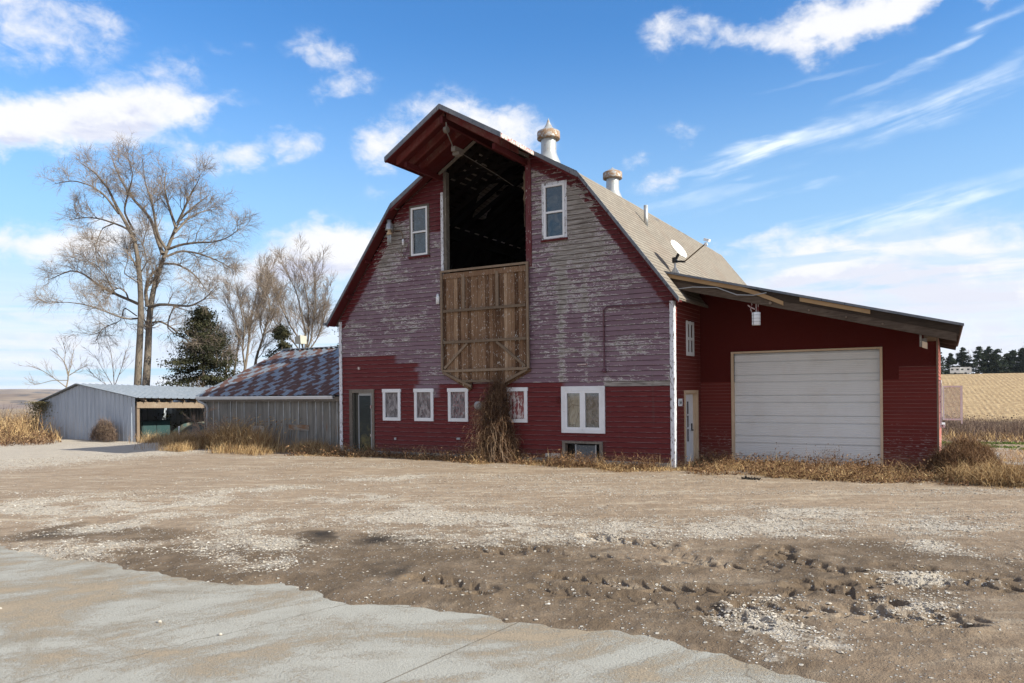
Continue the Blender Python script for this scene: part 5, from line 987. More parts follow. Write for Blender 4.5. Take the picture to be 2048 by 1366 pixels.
m = MB(); V = [(-.22, -.2, .24), (.2, -.2, .24), (.22, .2, .24), (-.22, .2, .24), (-.25, -.22, .62), (.18, -.22, .70), (.22, .22, .66), (-.25, .22, .58)]
m.add([(x*.8-18.0, y*.8+LYR, (z-.24)*.8+.22+LZR) for x, y, z in V], [(3, 2, 1, 0), (4, 5, 6, 7), (0, 1, 5, 4), (1, 2, 6, 5), (2, 3, 7, 6), (3, 0, 4, 7)]); m.build('housing', paint_mat('faded cream metal', (.40, .385, .33), (.25, .235, .21), .4, chip=.2), vb)
for x in (-.09, .12):
    m = MB(); m.tube([(-18.0+x, LYR, LZR), (-18.0+x, LYR, LZR+.25)], .022, 6); m.build('leg', P_black, vb)
# ================================================================ METAL SHED far left
shed = thing('metal_shed', 'pale ribbed metal open-fronted shed with low gable roof at the far left', 'shed', (-27.5, .8, 0))
SX0, SX1, SXR, SY0, SY1 = -31.35, -23.75, -27.9, .8, 7.6
def szt(x): return 1.66+(2.50-1.66)*(x-SX0)/(SXR-SX0) if x < SXR else 2.50-(2.50-1.90)*(x-SXR)/(SX1-SXR)
def rib_wall(y, name='wall'):
    mb = MB(); rib_panel(mb, (SX0, y), (SX1, y), lambda t: -.1, lambda t: szt(SX0+(SX1-SX0)*t), .305, .03, .28); return mb.build(name, M_shedmetal, shed)
rib_wall(SY0); rib_wall(SY1, 'rear_wall')
mb = MB(); rib_panel(mb, (SX0, SY1), (SX0, SY0), lambda t: -.3, lambda t: 1.64, .305, .03, .28); mb.build('side_wall', M_shedmetal, shed)
mb = MB(); sag = lambda y: -.028*(y-SY0)
V = []; ys = np.linspace(SY0-.18, SY1+.1, 8)
rbs = []; y = SY0-.18
while y < SY1: rbs += [(y, 0), (y+.02, .03), (y+.06, .03), (y+.08, 0)]; y += .305
for y, h in rbs: V += [(SX0-.12, y, szt(SX0)+.0+h+sag(y)), (SXR, y, 2.55+h+sag(y)), (SX1+.45, y, szt(SX1+.4)+.05+h+sag(y))]
mb.add(V, [(3*i+j, 3*i+3+j, 3*i+4+j, 3*i+1+j) for i in range(len(rbs)-1) for j in (0, 1)]); srf = mb.build('roof', M_shedroof, shed)
mb = MB(); mb.box(SX1-.02, SX1+.10, SY0+.02, SY0+.14, -.1, 1.55); mb.build('post', W_post, shed)
mb = MB(); mb.box(SX1-.02, SX1+.10, 5.2, 5.32, -.3, 1.3); mb.build('post', W_post, shed)
mb = MB(); A = Vector((SX1+.12, SY0+.0, 1.60)); B = Vector((SX1+.12, 7.2, 1.44)); mb.bar(A, B, .05, .27); mb.build('beam', W_post, shed)
for y in np.arange(SY0+.3, 7.4, .62):
    mb = MB(); mb.bar((SXR, y, 2.44+sag(y)), (SX1+.3, y, szt(SX1+.3)-.04+sag(y)), .045, .14); mb.build('rafter', W_post, shed)
# stuff in the shed
tp = thing('tarp_covered_pile', 'pale turquoise tarp thrown over a pile inside the open metal shed', 'tarp', (-24.9, 4.6, -.1))
n, m_ = 40, 26; U, Vv = np.meshgrid(np.linspace(-1, 1, n), np.linspace(-1, 1, m_)); hh = (1-np.abs(U)**5)*(1-np.abs(Vv)**5); H_ = .80*hh**.6+(fbm(U*3+5, Vv*3, 6, 4)-.5)*.35*hh
idx = np.arange(m_-1)[:, None]*n+np.arange(n-1)[None, :]; F = np.stack([idx, idx+1, idx+n+1, idx+n], -1).reshape(-1, 4)
mesh_np('cover', np.stack([(-24.95+Vv*.75).ravel(), (4.75+U*1.15).ravel(), (H_-.12).ravel()], 1), F, material('dirty turquoise tarp', lambda g: g.mix(g.ss(g.noise(g.P, 4, 5, .7), .42, .58), (.06, .11, .11), (.17, .15, .12)), .6), tp, smooth=True)
bx = thing('teal_cabinet', 'dark teal cabinet standing in the shade of the metal shed', 'cabinet', (-25.3, 2.6, 0))
m = MB(); m.box(-25.8, -25.0, 1.9, 3.3, .0, .85); m.build('body', paint_mat('dark teal paint', (.012, .035, .038), (.05, .06, .06), .5), bx); m = MB(); m.box(-24.99, -24.97, 1.95, 2.58, .05, .8); m.box(-24.99, -24.97, 2.62, 3.25, .05, .8); m.build('door', paint_mat('teal door paint', (.015, .045, .048), (.05, .07, .07), .5), bx)
m = MB(); m.tube([(-23.3, 2.55, -.1), (-23.3, 2.55, .62)], .035, 8); tag(m.build('marker_post', P_vinyl, None), 'thin white marker post in weeds before the metal shed', 'post')
# ================================================================ VEGETATION
def blades(P, h, az, lean, w, curl, seg=4, tint=None):
    """curved ribbons; P (N,3) roots, h heights, az lean direction, lean 0..1.6, w widths, curl droop"""
    N = len(P); t = np.linspace(0, 1, seg+1)[None, :]; lean = lean[:, None]; curl = curl[:, None]; h = h[:, None]
    ang = lean*(.35+.65*t)+curl*t*t; ds = h/seg; hx = np.cumsum(np.sin(ang)*ds, 1); hz = np.cumsum(np.cos(ang)*ds, 1)
    hx = hx-hx[:, :1]; hz = hz-hz[:, :1]; dx, dy = np.cos(az)[:, None], np.sin(az)[:, None]
    C_ = np.stack([P[:, :1]+hx*dx, P[:, 1:2]+hx*dy, P[:, 2:3]+hz], -1)
    fa = rng.uniform(0, np.pi, N); W = (w[:, None]*(1-t**1.6)*.5+.0006); S = np.stack([np.cos(fa)[:, None]*W, np.sin(fa)[:, None]*W, W*.15*rng.uniform(-1, 1, (N, 1))], -1)
    V = np.stack([C_-S, C_+S], 2).reshape(-1, 3); k = seg+1
    i = (np.arange(N)*2*k)[:, None]+2*np.arange(seg)[None, :]; F = np.stack([i, i+1, i+3, i+2], -1).reshape(-1, 4)
    T = np.repeat(tint if tint is not None else rng.random(N), 2*k); return V, F, T
def leaves(P, s, tint=None):
    N = len(P); a = rng.normal(size=(N, 3)); a /= np.linalg.norm(a, axis=1)[:, None]; b = rng.normal(size=(N, 3)); b -= a*(a*b).sum(1)[:, None]; b /= np.linalg.norm(b, axis=1)[:, None]
    a = a*s[:, None]; b = b*(s*rng.uniform(.35, .7, N))[:, None]; n = np.cross(a, b); n = n/np.linalg.norm(n, axis=1)[:, None]*(s*.25)[:, None]
    V = np.stack([P-a, P+b+n, P+a, P-b+n], 1).reshape(-1, 3); F = np.arange(4*N).reshape(-1, 4); T = np.repeat(tint if tint is not None else rng.random(N), 4); return V, F, T
def merge(L):
    o = 0; V = []; F = []; T = []
    for v, f, t in L: V.append(v); F.append(f+o); T.append(t); o += len(v)
    return np.concatenate(V), np.concatenate(F), np.concatenate(T)
def veg_mat(name, stops, rough=.85, trans=.25):
    m = bpy.data.materials.new(name); m.use_nodes = True; g = G(m.node_tree); b = g.N['Principled BSDF']; b.inputs['Roughness'].default_value = rough; b.inputs['Specular IOR Level'].default_value = .15
    P = g.node('ShaderNodeTexCoord').outputs['Object']; v = g.m('ADD', g.m('MULTIPLY', g.attr('tint'), .8), g.m('MULTIPLY', g.m('SUBTRACT', g.noise(P, .9, 4), .4), .6)); c = g.ramp(v, stops); g.put(b.inputs['Base Color'], c)
    if trans:
        t = g.node('ShaderNodeBsdfTranslucent'); g.put(t.inputs[0], c); x = g.node('ShaderNodeMixShader'); x.inputs[0].default_value = trans; g.L.new(b.outputs[0], x.inputs[1]); g.L.new(t.outputs[0], x.inputs[2]); g.L.new(x.outputs[0], g.N['Material Output'].inputs[0])
    return m
V_straw = veg_mat('dry straw', [(0, (.08, .04, .02)), (.25, (.22, .13, .065)), (.55, (.46, .31, .155)), (1, (.70, .54, .31))])
V_tangle = veg_mat('dead weed tangle', [(0, (.05, .026, .016)), (.4, (.15, .08, .045)), (.75, (.30, .185, .10)), (1, (.44, .30, .17))])
V_vine = veg_mat('dead brown vine', [(0, (.03, .016, .011)), (.4, (.105, .056, .035)), (.75, (.24, .148, .09)), (1, (.45, .31, .19))])
V_brush = veg_mat('purple brown brush', [(0, (.06, .04, .035)), (.5, (.16, .11, .09)), (1, (.30, .225, .155))])
V_green = veg_mat('low green weeds', [(0, (.05, .08, .02)), (.5, (.10, .16, .035)), (1, (.26, .27, .09))])
V_ever = veg_mat('evergreen needles', [(0, (.010, .011, .007)), (.45, (.028, .031, .016)), (.8, (.075, .07, .034)), (1, (.17, .13, .07))], trans=.12)
V_pine = veg_mat('windbreak conifer needles', [(0, (.010, .017, .014)), (.5, (.028, .042, .028)), (1, (.07, .085, .05))], trans=.1)
def bark(name, a, b):
    return material(name, lambda g: dict(color=g.mix(g.noise(g.scale(g.P, (5, 5, 1.2)), 2.2, 5, .7), a, b), normal=g.bump(g.noise(g.scale(g.P, (9, 9, 2)), 2, 4), .05, .9)), .9)
B_vine = bark('vine stem bark', (.07, .045, .03), (.24, .165, .11)); B_grey = bark('grey brown bark', (.07, .056, .045), (.225, .188, .155)); B_twig = bark('pale twig bark', (.135, .102, .082), (.29, .235, .19)); B_tan = bark('tan bark', (.14, .115, .085), (.34, .29, .225))
def pts_rand(n, x0, x1, y0, y1): return np.stack([rng.uniform(x0, x1, n), rng.uniform(y0, y1, n)], 1)
def rooted(xy, dz=0): return np.column_stack([xy, ground_z(xy[:, 0], xy[:, 1])+dz])
def clumpy(n, x0, x1, y0, y1, sc_=1.5, seed=3, keep_=.5, power=2.0):
    xy = pts_rand(n, x0, x1, y0, y1); d = fbm(xy[:, 0]*sc_, xy[:, 1]*sc_, seed, 3); return xy[rng.random(n) < np.clip((d-.5)*4*power/2+keep_, 0.02, 1)]
def stuff(name, parts, mat): 
    V, F, T = merge(parts); o = mesh_np(name, V, F, mat, None, {'tint': T}); tag(o, kind='stuff'); return o
def edge_front(x):     # front limit of the weed strip
    return np.interp(x, [-20, -16, -12.5, -9, -5, -1, 2, 5, 8, 12], [-1.2, -2.6, -1.25, -.85, -1.0, -1.05, -.65, -.75, -1.1, -1.6])+(fbm(x*.9, x*0, 55, 4)-.5)*1.3
# matted straw strip along the barn and garage
def strip(n, x0, x1, back, hmin, hmax, seed, wl=(.7, 1.7), w=(.005, .011), curl=(.4, 2.0), tint=None, keep_=.55):
    xy = clumpy(n, x0, x1, -3.4, back, 1.3, seed, keep_); f = edge_front(xy[:, 0]); k = xy[:, 1] > f-rng.exponential(.10, len(xy)); xy = xy[k]; m = len(xy)
    tall = sstep(xy[:, 1]-edge_front(xy[:, 0]), -.1, .5)*.7+.3
    return blades(rooted(xy, -.01), rng.uniform(hmin, hmax, m)*tall, rng.uniform(0, 6.283, m), rng.uniform(*wl, m), rng.uniform(*w, m), rng.uniform(*curl, m), tint=tint)
parts = [strip(52000, -12.3, 0, -.03, .16, .38, 3, wl=(.9, 2.4), w=(.009, .024), curl=(.5, 3.6), keep_=.95), strip(40000, 0.1, 5.8, 2.25, .12, .34, 4, wl=(.9, 2.4), w=(.009, .024), curl=(.5, 3.6), keep_=.85), strip(9000, 5.8, 9.5, 1.0, .1, .3, 14), strip(4500, -12, 5.6, -.05, .35, .66, 5, (.2, .8), curl=(.2, 1.6)), strip(1500, 0, 5.6, 2.1, .2, .5, 15, (.2, .9), curl=(.2, 1.6))]
stuff('dry_grass', parts, V_straw)
# brown leafy weeds, twisted and dark
parts = []
for (x0, x1, y0, y1, n, h) in ((-11.2, -.2, -.95, -.05, 500, .42), (.2, 5.6, -.5, 2.1, 330, .38), (-3.9, -.3, -.8, -.08, 260, .5), (1.9, 3.6, 1.2, 2.2, 120, .65)):
    xy = clumpy(n*2, x0, x1, y0, y1, 1.1, 12, .35); m = len(xy); P = rooted(xy); H = rng.uniform(.4, 1, m)*h; A = rng.uniform(0, 6.28, m); L = rng.uniform(.1, .9, m); parts.append(blades(P, H, A, L, np.full(m, .006), rng.uniform(0, 1, m)))
    k = 7; q = np.repeat(np.arange(m), k); t = rng.uniform(.25, 1, len(q)); lp = P[q]+np.stack([np.cos(A[q])*np.sin(L[q])*H[q]*t*.8, np.sin(A[q])*np.sin(L[q])*H[q]*t*.8, np.cos(L[q]*.8)*H[q]*t], 1)+rng.normal(0, .035, (len(q), 3)); parts.append(leaves(lp, rng.uniform(.008, .024, len(q))))
stuff('dead_weeds', parts, V_tangle)
# curled dead leaves through the strip
xy = clumpy(60000, -12.3, 6.3, -2.2, 2.2, 1.4, 44, .7); k = (xy[:, 1] > edge_front(xy[:, 0])-.1) & ((xy[:, 0] > .1) | (xy[:, 1] < -.05)) & ((xy[:, 0] > 5.8) | (xy[:, 1] < 2.2)); xy = xy[k]; P = rooted(xy); P[:, 2] += rng.exponential(.08, len(P)).clip(0, .35); stuff('dead_leaves', [leaves(P[:30000], rng.uniform(.012, .042, len(P[:30000])))], V_tangle)
# tall foxtail grass in front of the lean-to and the open shed
def foxtail(n, x0, x1, y0, y1, h0, h1, seed=5, keep_=.5):
    xy = clumpy(n, x0, x1, y0, y1, .8, seed, keep_); m = len(xy); P = rooted(xy); H = rng.uniform(h0, h1, m)*(.6+.8*fbm(xy[:, 0]*.8, xy[:, 1]*.8, 8, 2)); A = rng.normal(.3, 1.5, m); L = rng.uniform(.05, .7, m); C_ = rng.uniform(.4, 1.8, m)
    out = [blades(P, H, A, L, rng.uniform(.005, .012, m), C_, 5)]
    return out
parts = foxtail(13000, -19.8, -12.2, -.7, .40, .25, .75)+foxtail(11000, -20, -13, -1.9, -.2, .2, .55, 6)+foxtail(2600, -17.3, -14.0, -1.0, .0, .8, 1.35, 7, .3)+foxtail(7000, -23.4, -19.3, -.3, 2.8, .25, .7, 9)+foxtail(3500, -23.2, -19.3, 2.0, 5.5, .3, .8, 10)+foxtail(800, -12.2, -10.9, -.7, -.1, .2, .5)
xy = pts_rand(110, -17.5, -13.4, -.9, .1); m = len(xy); P = rooted(xy); H = rng.uniform(.8, 1.25, m); A = rng.uniform(-.6, 1.2, m); v, f, t = blades(P, H, A, rng.uniform(0, .35, m), np.full(m, .014), rng.uniform(.2, .7, m), 5); parts.append((v, f, t))
tips = v.reshape(m, 6, 2, 3)[:, 5].mean(1); parts.append(blades(tips, np.full(m, .13), A, np.full(m, 1.3), np.full(m, .042), np.full(m, 1.0), 4))
stuff('foxtail_grass', parts, V_straw)
# ---- dead vine mound in front of the hay door
def tangle(n, prof, c, zmax, hl=(.15, .4), w=(.005, .012), squash=.6, back=None):
    z = zmax*rng.random(n)**1.2; r = np.interp(z, prof[0], prof[1])*rng.random(n)**.35; a = rng.uniform(0, 6.283, n); P = np.stack([c[0]+np.interp(z, prof[0], prof[2])+r*np.cos(a), c[1]-abs(np.sin(a))*r*squash, z], 1)
    return P
vt = thing('dead_vine', 'tangled mound of dead brown vine climbing the barn wall below the hay door', 'vine', (-5.05, -.3, 0))
prof = ([0, .3, .8, 1.2, 1.6, 2.0, 2.5, 2.9], [.78, .60, .45, .42, .36, .20, .12, .04], [0, 0, -.05, -.12, -.08, .0, .02, .05])
L = []
P = tangle(5200, prof, (-5.05, -.06), 2.15, squash=.9); n = len(P); L.append(blades(P, rng.uniform(.2, .75, n), rng.uniform(0, 6.28, n), rng.uniform(.2, 2.9, n), rng.uniform(.008, .018, n), rng.uniform(-1.0, 2.6, n), 5))
P = tangle(9000, prof, (-5.05, -.08), 2.1, squash=.95); L.append(leaves(P, rng.uniform(.014, .048, len(P))))
z = 1.75*rng.random(800)**.8; P = np.column_stack([-5.45+rng.normal(0, .16, 800)+(.35-.2*z/1.75)*-.3, -.35-.35*(1-z/1.9)-rng.random(800)*.15, z]); n = len(P); L.append(blades(P, rng.uniform(.15, .4, n), rng.uniform(0, 6.28, n), rng.uniform(1.8, 3.0, n), rng.uniform(.004, .010, n), rng.uniform(-.3, .5, n), 4, tint=rng.uniform(.7, 1.1, n)))
V, F, T = merge(L); mesh_np('foliage', V, F, V_vine, vt, {'tint': T})
mb = MB()
for k in range(34):
    x = -5.05+random.gauss(-.05, .32); pts = []; zt = random.uniform(.8, 2.2)
    for q in range(9): t = q/8; pts.append((x*(1-t)+(-5.1+.22*math.sin(k*1.7))*t+.09*math.sin(q*1.4+k), -.12-(.62+.12*math.sin(k*2.3))*(1-t)**.8-.07*math.sin(q+k), zt*t))
    mb.tube(pts, [(.010 if k % 4 else .017)*(1-.6*q/8) for q in range(9)], 5)
mb.build('stem', B_vine, vt, True).name = 'stems'
# ---- brown bush at the garage corner
def bush(name, label, cat, c, r, hgt, n, mat, nl=0, straight=False, group=None, stem=True):
    t = thing(name, label, cat, (c[0], c[1], float(ground_z(np.array([c[0]]), np.array([c[1]]))[0]))); base = np.array([c[0], c[1], t.location.z])
    a = rng.uniform(0, 6.283, n); rr = np.sqrt(rng.random(n)); lump = .75+.5*fbm(np.cos(a)*2+5, np.sin(a)*2+5, 3, 3); P = np.stack([rr*np.cos(a)*r[0]*lump, rr*np.sin(a)*r[1]*lump, np.zeros(n)], 1); top = hgt*np.sqrt(np.clip(1-rr**2, 0, 1))*(.7+.6*fbm(P[:, 0]*2, P[:, 1]*2, 9, 3)); P[:, 2] = top*rng.random(n)**.6
    L = [blades(base+P, rng.uniform(.12, .4, n), rng.uniform(0, 6.28, n), rng.uniform(.3, 2.3, n), rng.uniform(.005, .011, n), rng.uniform(-.4, 2.2, n), 4)]
    if nl: k = rng.integers(0, n, nl); L.append(leaves(base+P[k]*1.03+rng.normal(0, .03, (nl, 3)), rng.uniform(.012, .03, nl)))
    V, F, T = merge(L); mesh_np('foliage', V, F, mat, t, {'tint': T})
    if stem:
        mb = MB()
        for k in range(14): q = P[rng.integers(0, n)]; mb.tube([base, base+q*.5+np.array([0, 0, .1]), base+q], [.014, .010, .005], 5)
        mb.build('stem', B_grey, t, True).name = 'stems'
    return t
bush('bush', 'round brown dead bush sprawling at the right corner of the garage', 'bush', (6.25, 1.7), (.62, 1.05), .68, 12000, V_tangle, 5000)
bush('bush', 'low straw heap of dead weeds beside the brown bush on the right', 'bush', (6.9, .1), (1.0, .75), .30, 6000, V_straw, 500)
bush('bush', 'small green and brown shrub against the pale metal shed wall', 'bush', (-25.3, .35), (.75, .3), .85, 3800, V_brush, 1500)
bush('bush', 'small russet shrub at the left edge beside the gravel yard', 'bush', (-33.2, -1.0), (1.6, .8), .35, 3000, veg_mat('russet weed', [(0, (.15, .03, .02)), (1, (.38, .12, .07))]), 1500)
cl_ = thing('dirt_clod', 'dark clump of torn sod lying on the dirt before the garage door', 'clod', (2.2, -1.42, 0)); P = np.array([2.2, -1.42, .03])+rng.normal(0, 1, (260, 3))*np.array([.10, .06, .02]); V, F, T = leaves(P, rng.uniform(.02, .05, 260)); mesh_np('sod', V, F, paint_mat('black soil', (.012, .010, .008), (.03, .022, .015), .6), cl_, {'tint': T})
# ---- green and dry strips, brush at the right, brush at the left
def region(n, azr, dr, hr, w, mat, name, seed=1, keep_=.5, lean=(.1, .9), leafn=0, xmin=None, sc_=.6):
    a = np.radians(rng.uniform(*azr, n)); d = dr[0]+(dr[1]-dr[0])*rng.random(n)**.8; x = CX+np.sin(a)*d; y = CY+np.cos(a)*d; k = rng.random(n) < np.clip((fbm(x*sc_, y*sc_, seed, 3)-.5)*4+keep_, .03, 1); x, y = x[k], y[k]
    z = terrain(x, y); P = np.column_stack([x, y, z]); m = len(x); dk = np.hypot(x-CX, y-CY); H = rng.uniform(*hr, m)*(.3+.7*sstep(dk, dr[0], dr[0]+4+4*fbm(x*.4, y*.4, 6, 2)))*(.5+fbm(x*.5, y*.5, seed+4, 3)); L = [blades(P, H, rng.uniform(0, 6.28, m), rng.uniform(*lean, m), rng.uniform(w*.6, w*1.4, m), rng.uniform(0, 1.2, m), 3)]
    if leafn: q = rng.integers(0, m, leafn); L.append(leaves(P[q]+np.column_stack([rng.normal(0, .1, leafn), rng.normal(0, .1, leafn), H[q]*rng.uniform(.2, 1, leafn)]), rng.uniform(.02, .06, leafn)))
    return stuff(name, L, mat)
region(9000, (-.6, 14), (27.5, 31), (.05, .14), .03, V_green, 'green_weeds', 31, .35, sc_=.8, leafn=9000)
region(16000, (-.6, 14), (18, 27.5), (.05, .20), .012, V_straw, 'dry_grass', 32, .25, sc_=.9)
region(26000, (-1, 14), (31, 75), (.35, 1.0), .022, V_brush, 'brush', 33, .55, (.0, .6), 12000, sc_=.35)
region(11000, (-1, 14), (30, 60), (.2, .55), .03, V_straw, 'dry_grass', 38, .35, sc_=.3)
region(26000, (-80, -61.9), (36.5, 60), (.5, 1.5), .02, V_straw, 'dry_grass', 34, .5, (.0, .8), 4000, sc_=.3)
region(13000, (-80, -62.3), (35.5, 46), (.4, 1.3), .016, V_vine, 'brush', 35, .45, (.0, .9), 9000, sc_=.4)
region(9000, (-66, -59), (48, 90), (.6, 2.2), .03, V_brush, 'brush', 36, .5, (.0, .6), 3000, sc_=.2)
# ivy-like growth hanging on the left end of the metal shed
n = 1600; P = np.column_stack([rng.normal(-31.0, .45, n), np.full(n, .72)-rng.random(n)*.15, 1.75-rng.exponential(.35, n)]); P = P[P[:, 2] > 0]; V, F, T = leaves(P, rng.uniform(.02, .05, len(P)))
cr = thing('creeper', 'dry creeper spilling over the left end of the pale metal shed', 'creeper', (-31.0, .7, 0)); mesh_np('leaves', V, F, veg_mat('faded olive creeper', [(0, (.08, .07, .03)), (1, (.27, .23, .13))]), cr, {'tint': T})
# ================================================================ TREES
def resample(pts, n):
    p = np.array(pts, float); s = np.r_[0, np.cumsum(np.linalg.norm(np.diff(p, axis=0), axis=1))]; t = np.linspace(0, s[-1], n)
    ts = np.linspace(0, s[-1], 200); q = np.column_stack([np.interp(ts, s, p[:, i]) for i in range(3)]); k = np.ones(25)/25
    qp = np.pad(q, ((12, 12), (0, 0)), mode='reflect', reflect_type='odd'); q = np.column_stack([np.convolve(qp[:, i], k, 'valid') for i in range(3)])
    return np.column_stack([np.interp(t, ts, q[:, i]) for i in range(3)])
def spawn(P, R, m, t0, t1, length, ang, up, rk, n2, wob, droop=0.0, lfall=.4):
    """P (N,n,3), R (N,n): m children on every branch"""
    N, n = R.shape; t = np.sort(rng.uniform(t0, t1, (N, m)), 1)*(n-1); i = np.minimum(t.astype(int), n-2); f = t-i; ar = np.arange(N)[:, None]
    base = P[ar, i]*(1-f[..., None])+P[ar, i+1]*f[..., None]; tan = P[ar, i+1]-P[ar, i]; tan /= np.linalg.norm(tan, axis=-1, keepdims=True)+1e-9
    rad = (R[ar, i]*(1-f)+R[ar, i+1]*f)*rk; b = rng.normal(size=base.shape); b -= tan*(b*tan).sum(-1, keepdims=True); b /= np.linalg.norm(b, axis=-1, keepdims=True)
    an = rng.normal(ang, .18, (N, m, 1)); d = tan*np.cos(an)+b*np.sin(an)+np.array([0, 0, up]); d /= np.linalg.norm(d, axis=-1, keepdims=True)
    plen = np.linalg.norm(np.diff(P, axis=1), axis=-1).sum(1)[:, None]; L = length*rng.uniform(.55, 1.25, (N, m))*(1-lfall*t/(n-1)); L = np.minimum(L, plen*1.1+.2)
    base = base.reshape(-1, 3); d = d.reshape(-1, 3); L = L.reshape(-1); rad = rad.reshape(-1); K = len(L); out = np.zeros((K, n2, 3)); out[:, 0] = base
    for j in range(1, n2):
        d = d+rng.normal(0, wob, (K, 3))+np.array([0, 0, up*.25-droop*j/n2]); d /= np.linalg.norm(d, axis=1)[:, None]; out[:, j] = out[:, j-1]+d*(L/(n2-1))[:, None]
    return out, rad[:, None]*np.linspace(1, .25, n2)[None, :]
def tubes(P, R, n=3):
    K, m = R.shape; T = np.gradient(P, axis=1); T /= np.linalg.norm(T, axis=-1, keepdims=True)+1e-9; ref = np.where(np.abs(T[..., 2:3]) > .9, np.array([1., .2, 0]), np.array([.1, .2, 1.])); a = np.cross(T, ref); a /= np.linalg.norm(a, axis=-1, keepdims=True)+1e-9; b = np.cross(T, a)
    th = np.arange(n)*2*np.pi/n; ring = P[:, :, None]+(a[:, :, None]*np.cos(th)[:, None]+b[:, :, None]*np.sin(th)[:, None])*R[:, :, None, None]; V = ring.reshape(-1, 3)
    base = (np.arange(K)*m*n)[:, None, None]+(np.arange(m-1)*n)[None, :, None]; k = np.arange(n)[None, None, :]; k2 = (k+1) % n; F = np.stack([base+k, base+k2, base+n+k2, base+n+k], -1).reshape(-1, 4); return V, F, np.zeros(len(V))
def bare_tree(name, label, limbs, base, levels, twig=B_twig, bk=B_grey, group=None, npt=14, cat='tree', thin=1.0):
    t = thing(name, label, cat, base, group); trunk = []; Ps = []; Rs = []
    for pts, r0, r1 in limbs:
        r0 *= .49*thin; r1 *= .5*thin; p = resample(pts, npt); r = r0*(1-np.linspace(0, 1, npt))**.75+r1; Ps.append(p); Rs.append(r); trunk.append(tubes(p[None], r[None], 9 if r0 > .1 else 6))
    V, F, T = merge(trunk); mesh_np('trunk', V, F, bk, t, {'tint': T}, True)
    P = np.array(Ps); R = np.array(Rs); out = []
    for li, lv in enumerate(levels):
        m_ = lv.pop('minr', .006); src = (P, R) if li < 1 or not lv.pop('limbs', 0) else (P0, R0)
        if li == 0: P0, R0 = P, R
        P2, R2_ = spawn(src[0], src[1], **lv); R2_ = np.maximum(R2_, m_*np.linspace(1, .45, R2_.shape[1])[None, :]); out.append(tubes(P2, R2_, 3 if li else 4)); P, R = P2, R2_
    V, F, T = merge(out); mesh_np('crown', V, F, twig, t, {'tint': T}); return t
bare_tree('bare_tree', 'tallest bare tree, with a double trunk, rising behind the metal shed', BIG_LIMBS, (-30.2, 6.4, 0),
    [dict(m=12, t0=.22, t1=.98, length=1.6, ang=.65, up=.22, rk=.45, n2=7, wob=.16, minr=.014),
     dict(m=9, t0=.15, t1=.98, length=1.15, ang=.65, up=.10, rk=.5, n2=6, wob=.20, minr=.008),
     dict(m=6, t0=.15, t1=1, length=.75, ang=.6, up=.0, rk=.6, n2=4, wob=.25, droop=.25, minr=.0058)], bk=B_grey)
sp = [dict(m=17, t0=.12, t1=.97, length=2.0, ang=.5, up=.25, rk=.45, n2=6, wob=.12, minr=.012), dict(m=9, t0=.2, t1=.98, length=1.2, ang=.5, up=.15, rk=.5, n2=5, wob=.15, minr=.0085), dict(m=8, t0=.1, t1=1, length=.7, ang=.5, up=.05, rk=.6, n2=4, wob=.2, minr=.0065)]
labs = ['bare grey tree with several upright stems between the evergreen and the tin roof', 'slender bare tree with one curving stem just left of the ridge ventilator', 'bare tree fanning out from many stems behind the tin roof beside the barn']
for gset, lb in zip(GROVE, labs):
    b = gset[0][0][0]; bare_tree('bare_tree', lb, gset, (b[0], b[1], b[2]-2.5), [dict(q) for q in sp], bk=B_grey, thin=.68, group='bare trees behind the tin roofed lean-to')
    mbx = None
bare_tree('bare_tree', 'small bare tree with low spreading branches above the metal shed at far left', SMALL_TREES[0], tuple(SMALL_TREES[0][0][0][0]), [dict(m=8, t0=.2, t1=.95, length=1.1, ang=.6, up=.2, rk=.5, n2=5, wob=.15, minr=.010), dict(m=4, t0=.3, t1=1, length=.5, ang=.5, up=.1, rk=.5, n2=4, wob=.15, minr=.006)], bk=B_tan, npt=9)
bare_tree('bare_tree', 'thin bare sapling cluster left of the double trunked tree', SMALL_TREES[1], tuple(SMALL_TREES[1][0][0][0]), [dict(m=9, t0=.1, t1=.97, length=1.3, ang=.45, up=.2, rk=.5, n2=5, wob=.12, minr=.008), dict(m=6, t0=.2, t1=1, length=.6, ang=.5, up=.1, rk=.5, n2=4, wob=.15, minr=.006)], npt=9)
# bare reddish sapling in front of the lean-to
lim = []
for k, (dx, dz, dy) in enumerate(((-.9, 1.2, 0), (-.3, 1.5, .1), (.35, 1.55, -.1), (.9, 1.1, .1), (-.75, .6, -.2), (.75, .55, .0), (.1, 1.2, -.3))):
    b = np.array([-17.9, -.15, .0]); e = b+np.array([dx, dy, dz]); lim.append(([tuple(b), tuple(b+(e-b)*.5+np.array([-dx*.15, 0, .1])), tuple(e)], .022, .006))
bare_tree('bare_sapling', 'leafless reddish sapling growing in front of the lean-to downspout', lim, (-17.9, -.15, 0), [dict(m=7, t0=.2, t1=.95, length=.55, ang=.8, up=.1, rk=.6, n2=5, wob=.12, minr=.009), dict(m=5, t0=.2, t1=1, length=.3, ang=.7, up=.0, rk=.7, n2=4, wob=.15, minr=.006)], twig=material('reddish twig', lambda g: g.mix(g.noise(g.P, 3), (.26, .17, .12), (.40, .29, .22)), .8), bk=B_tan, npt=8)
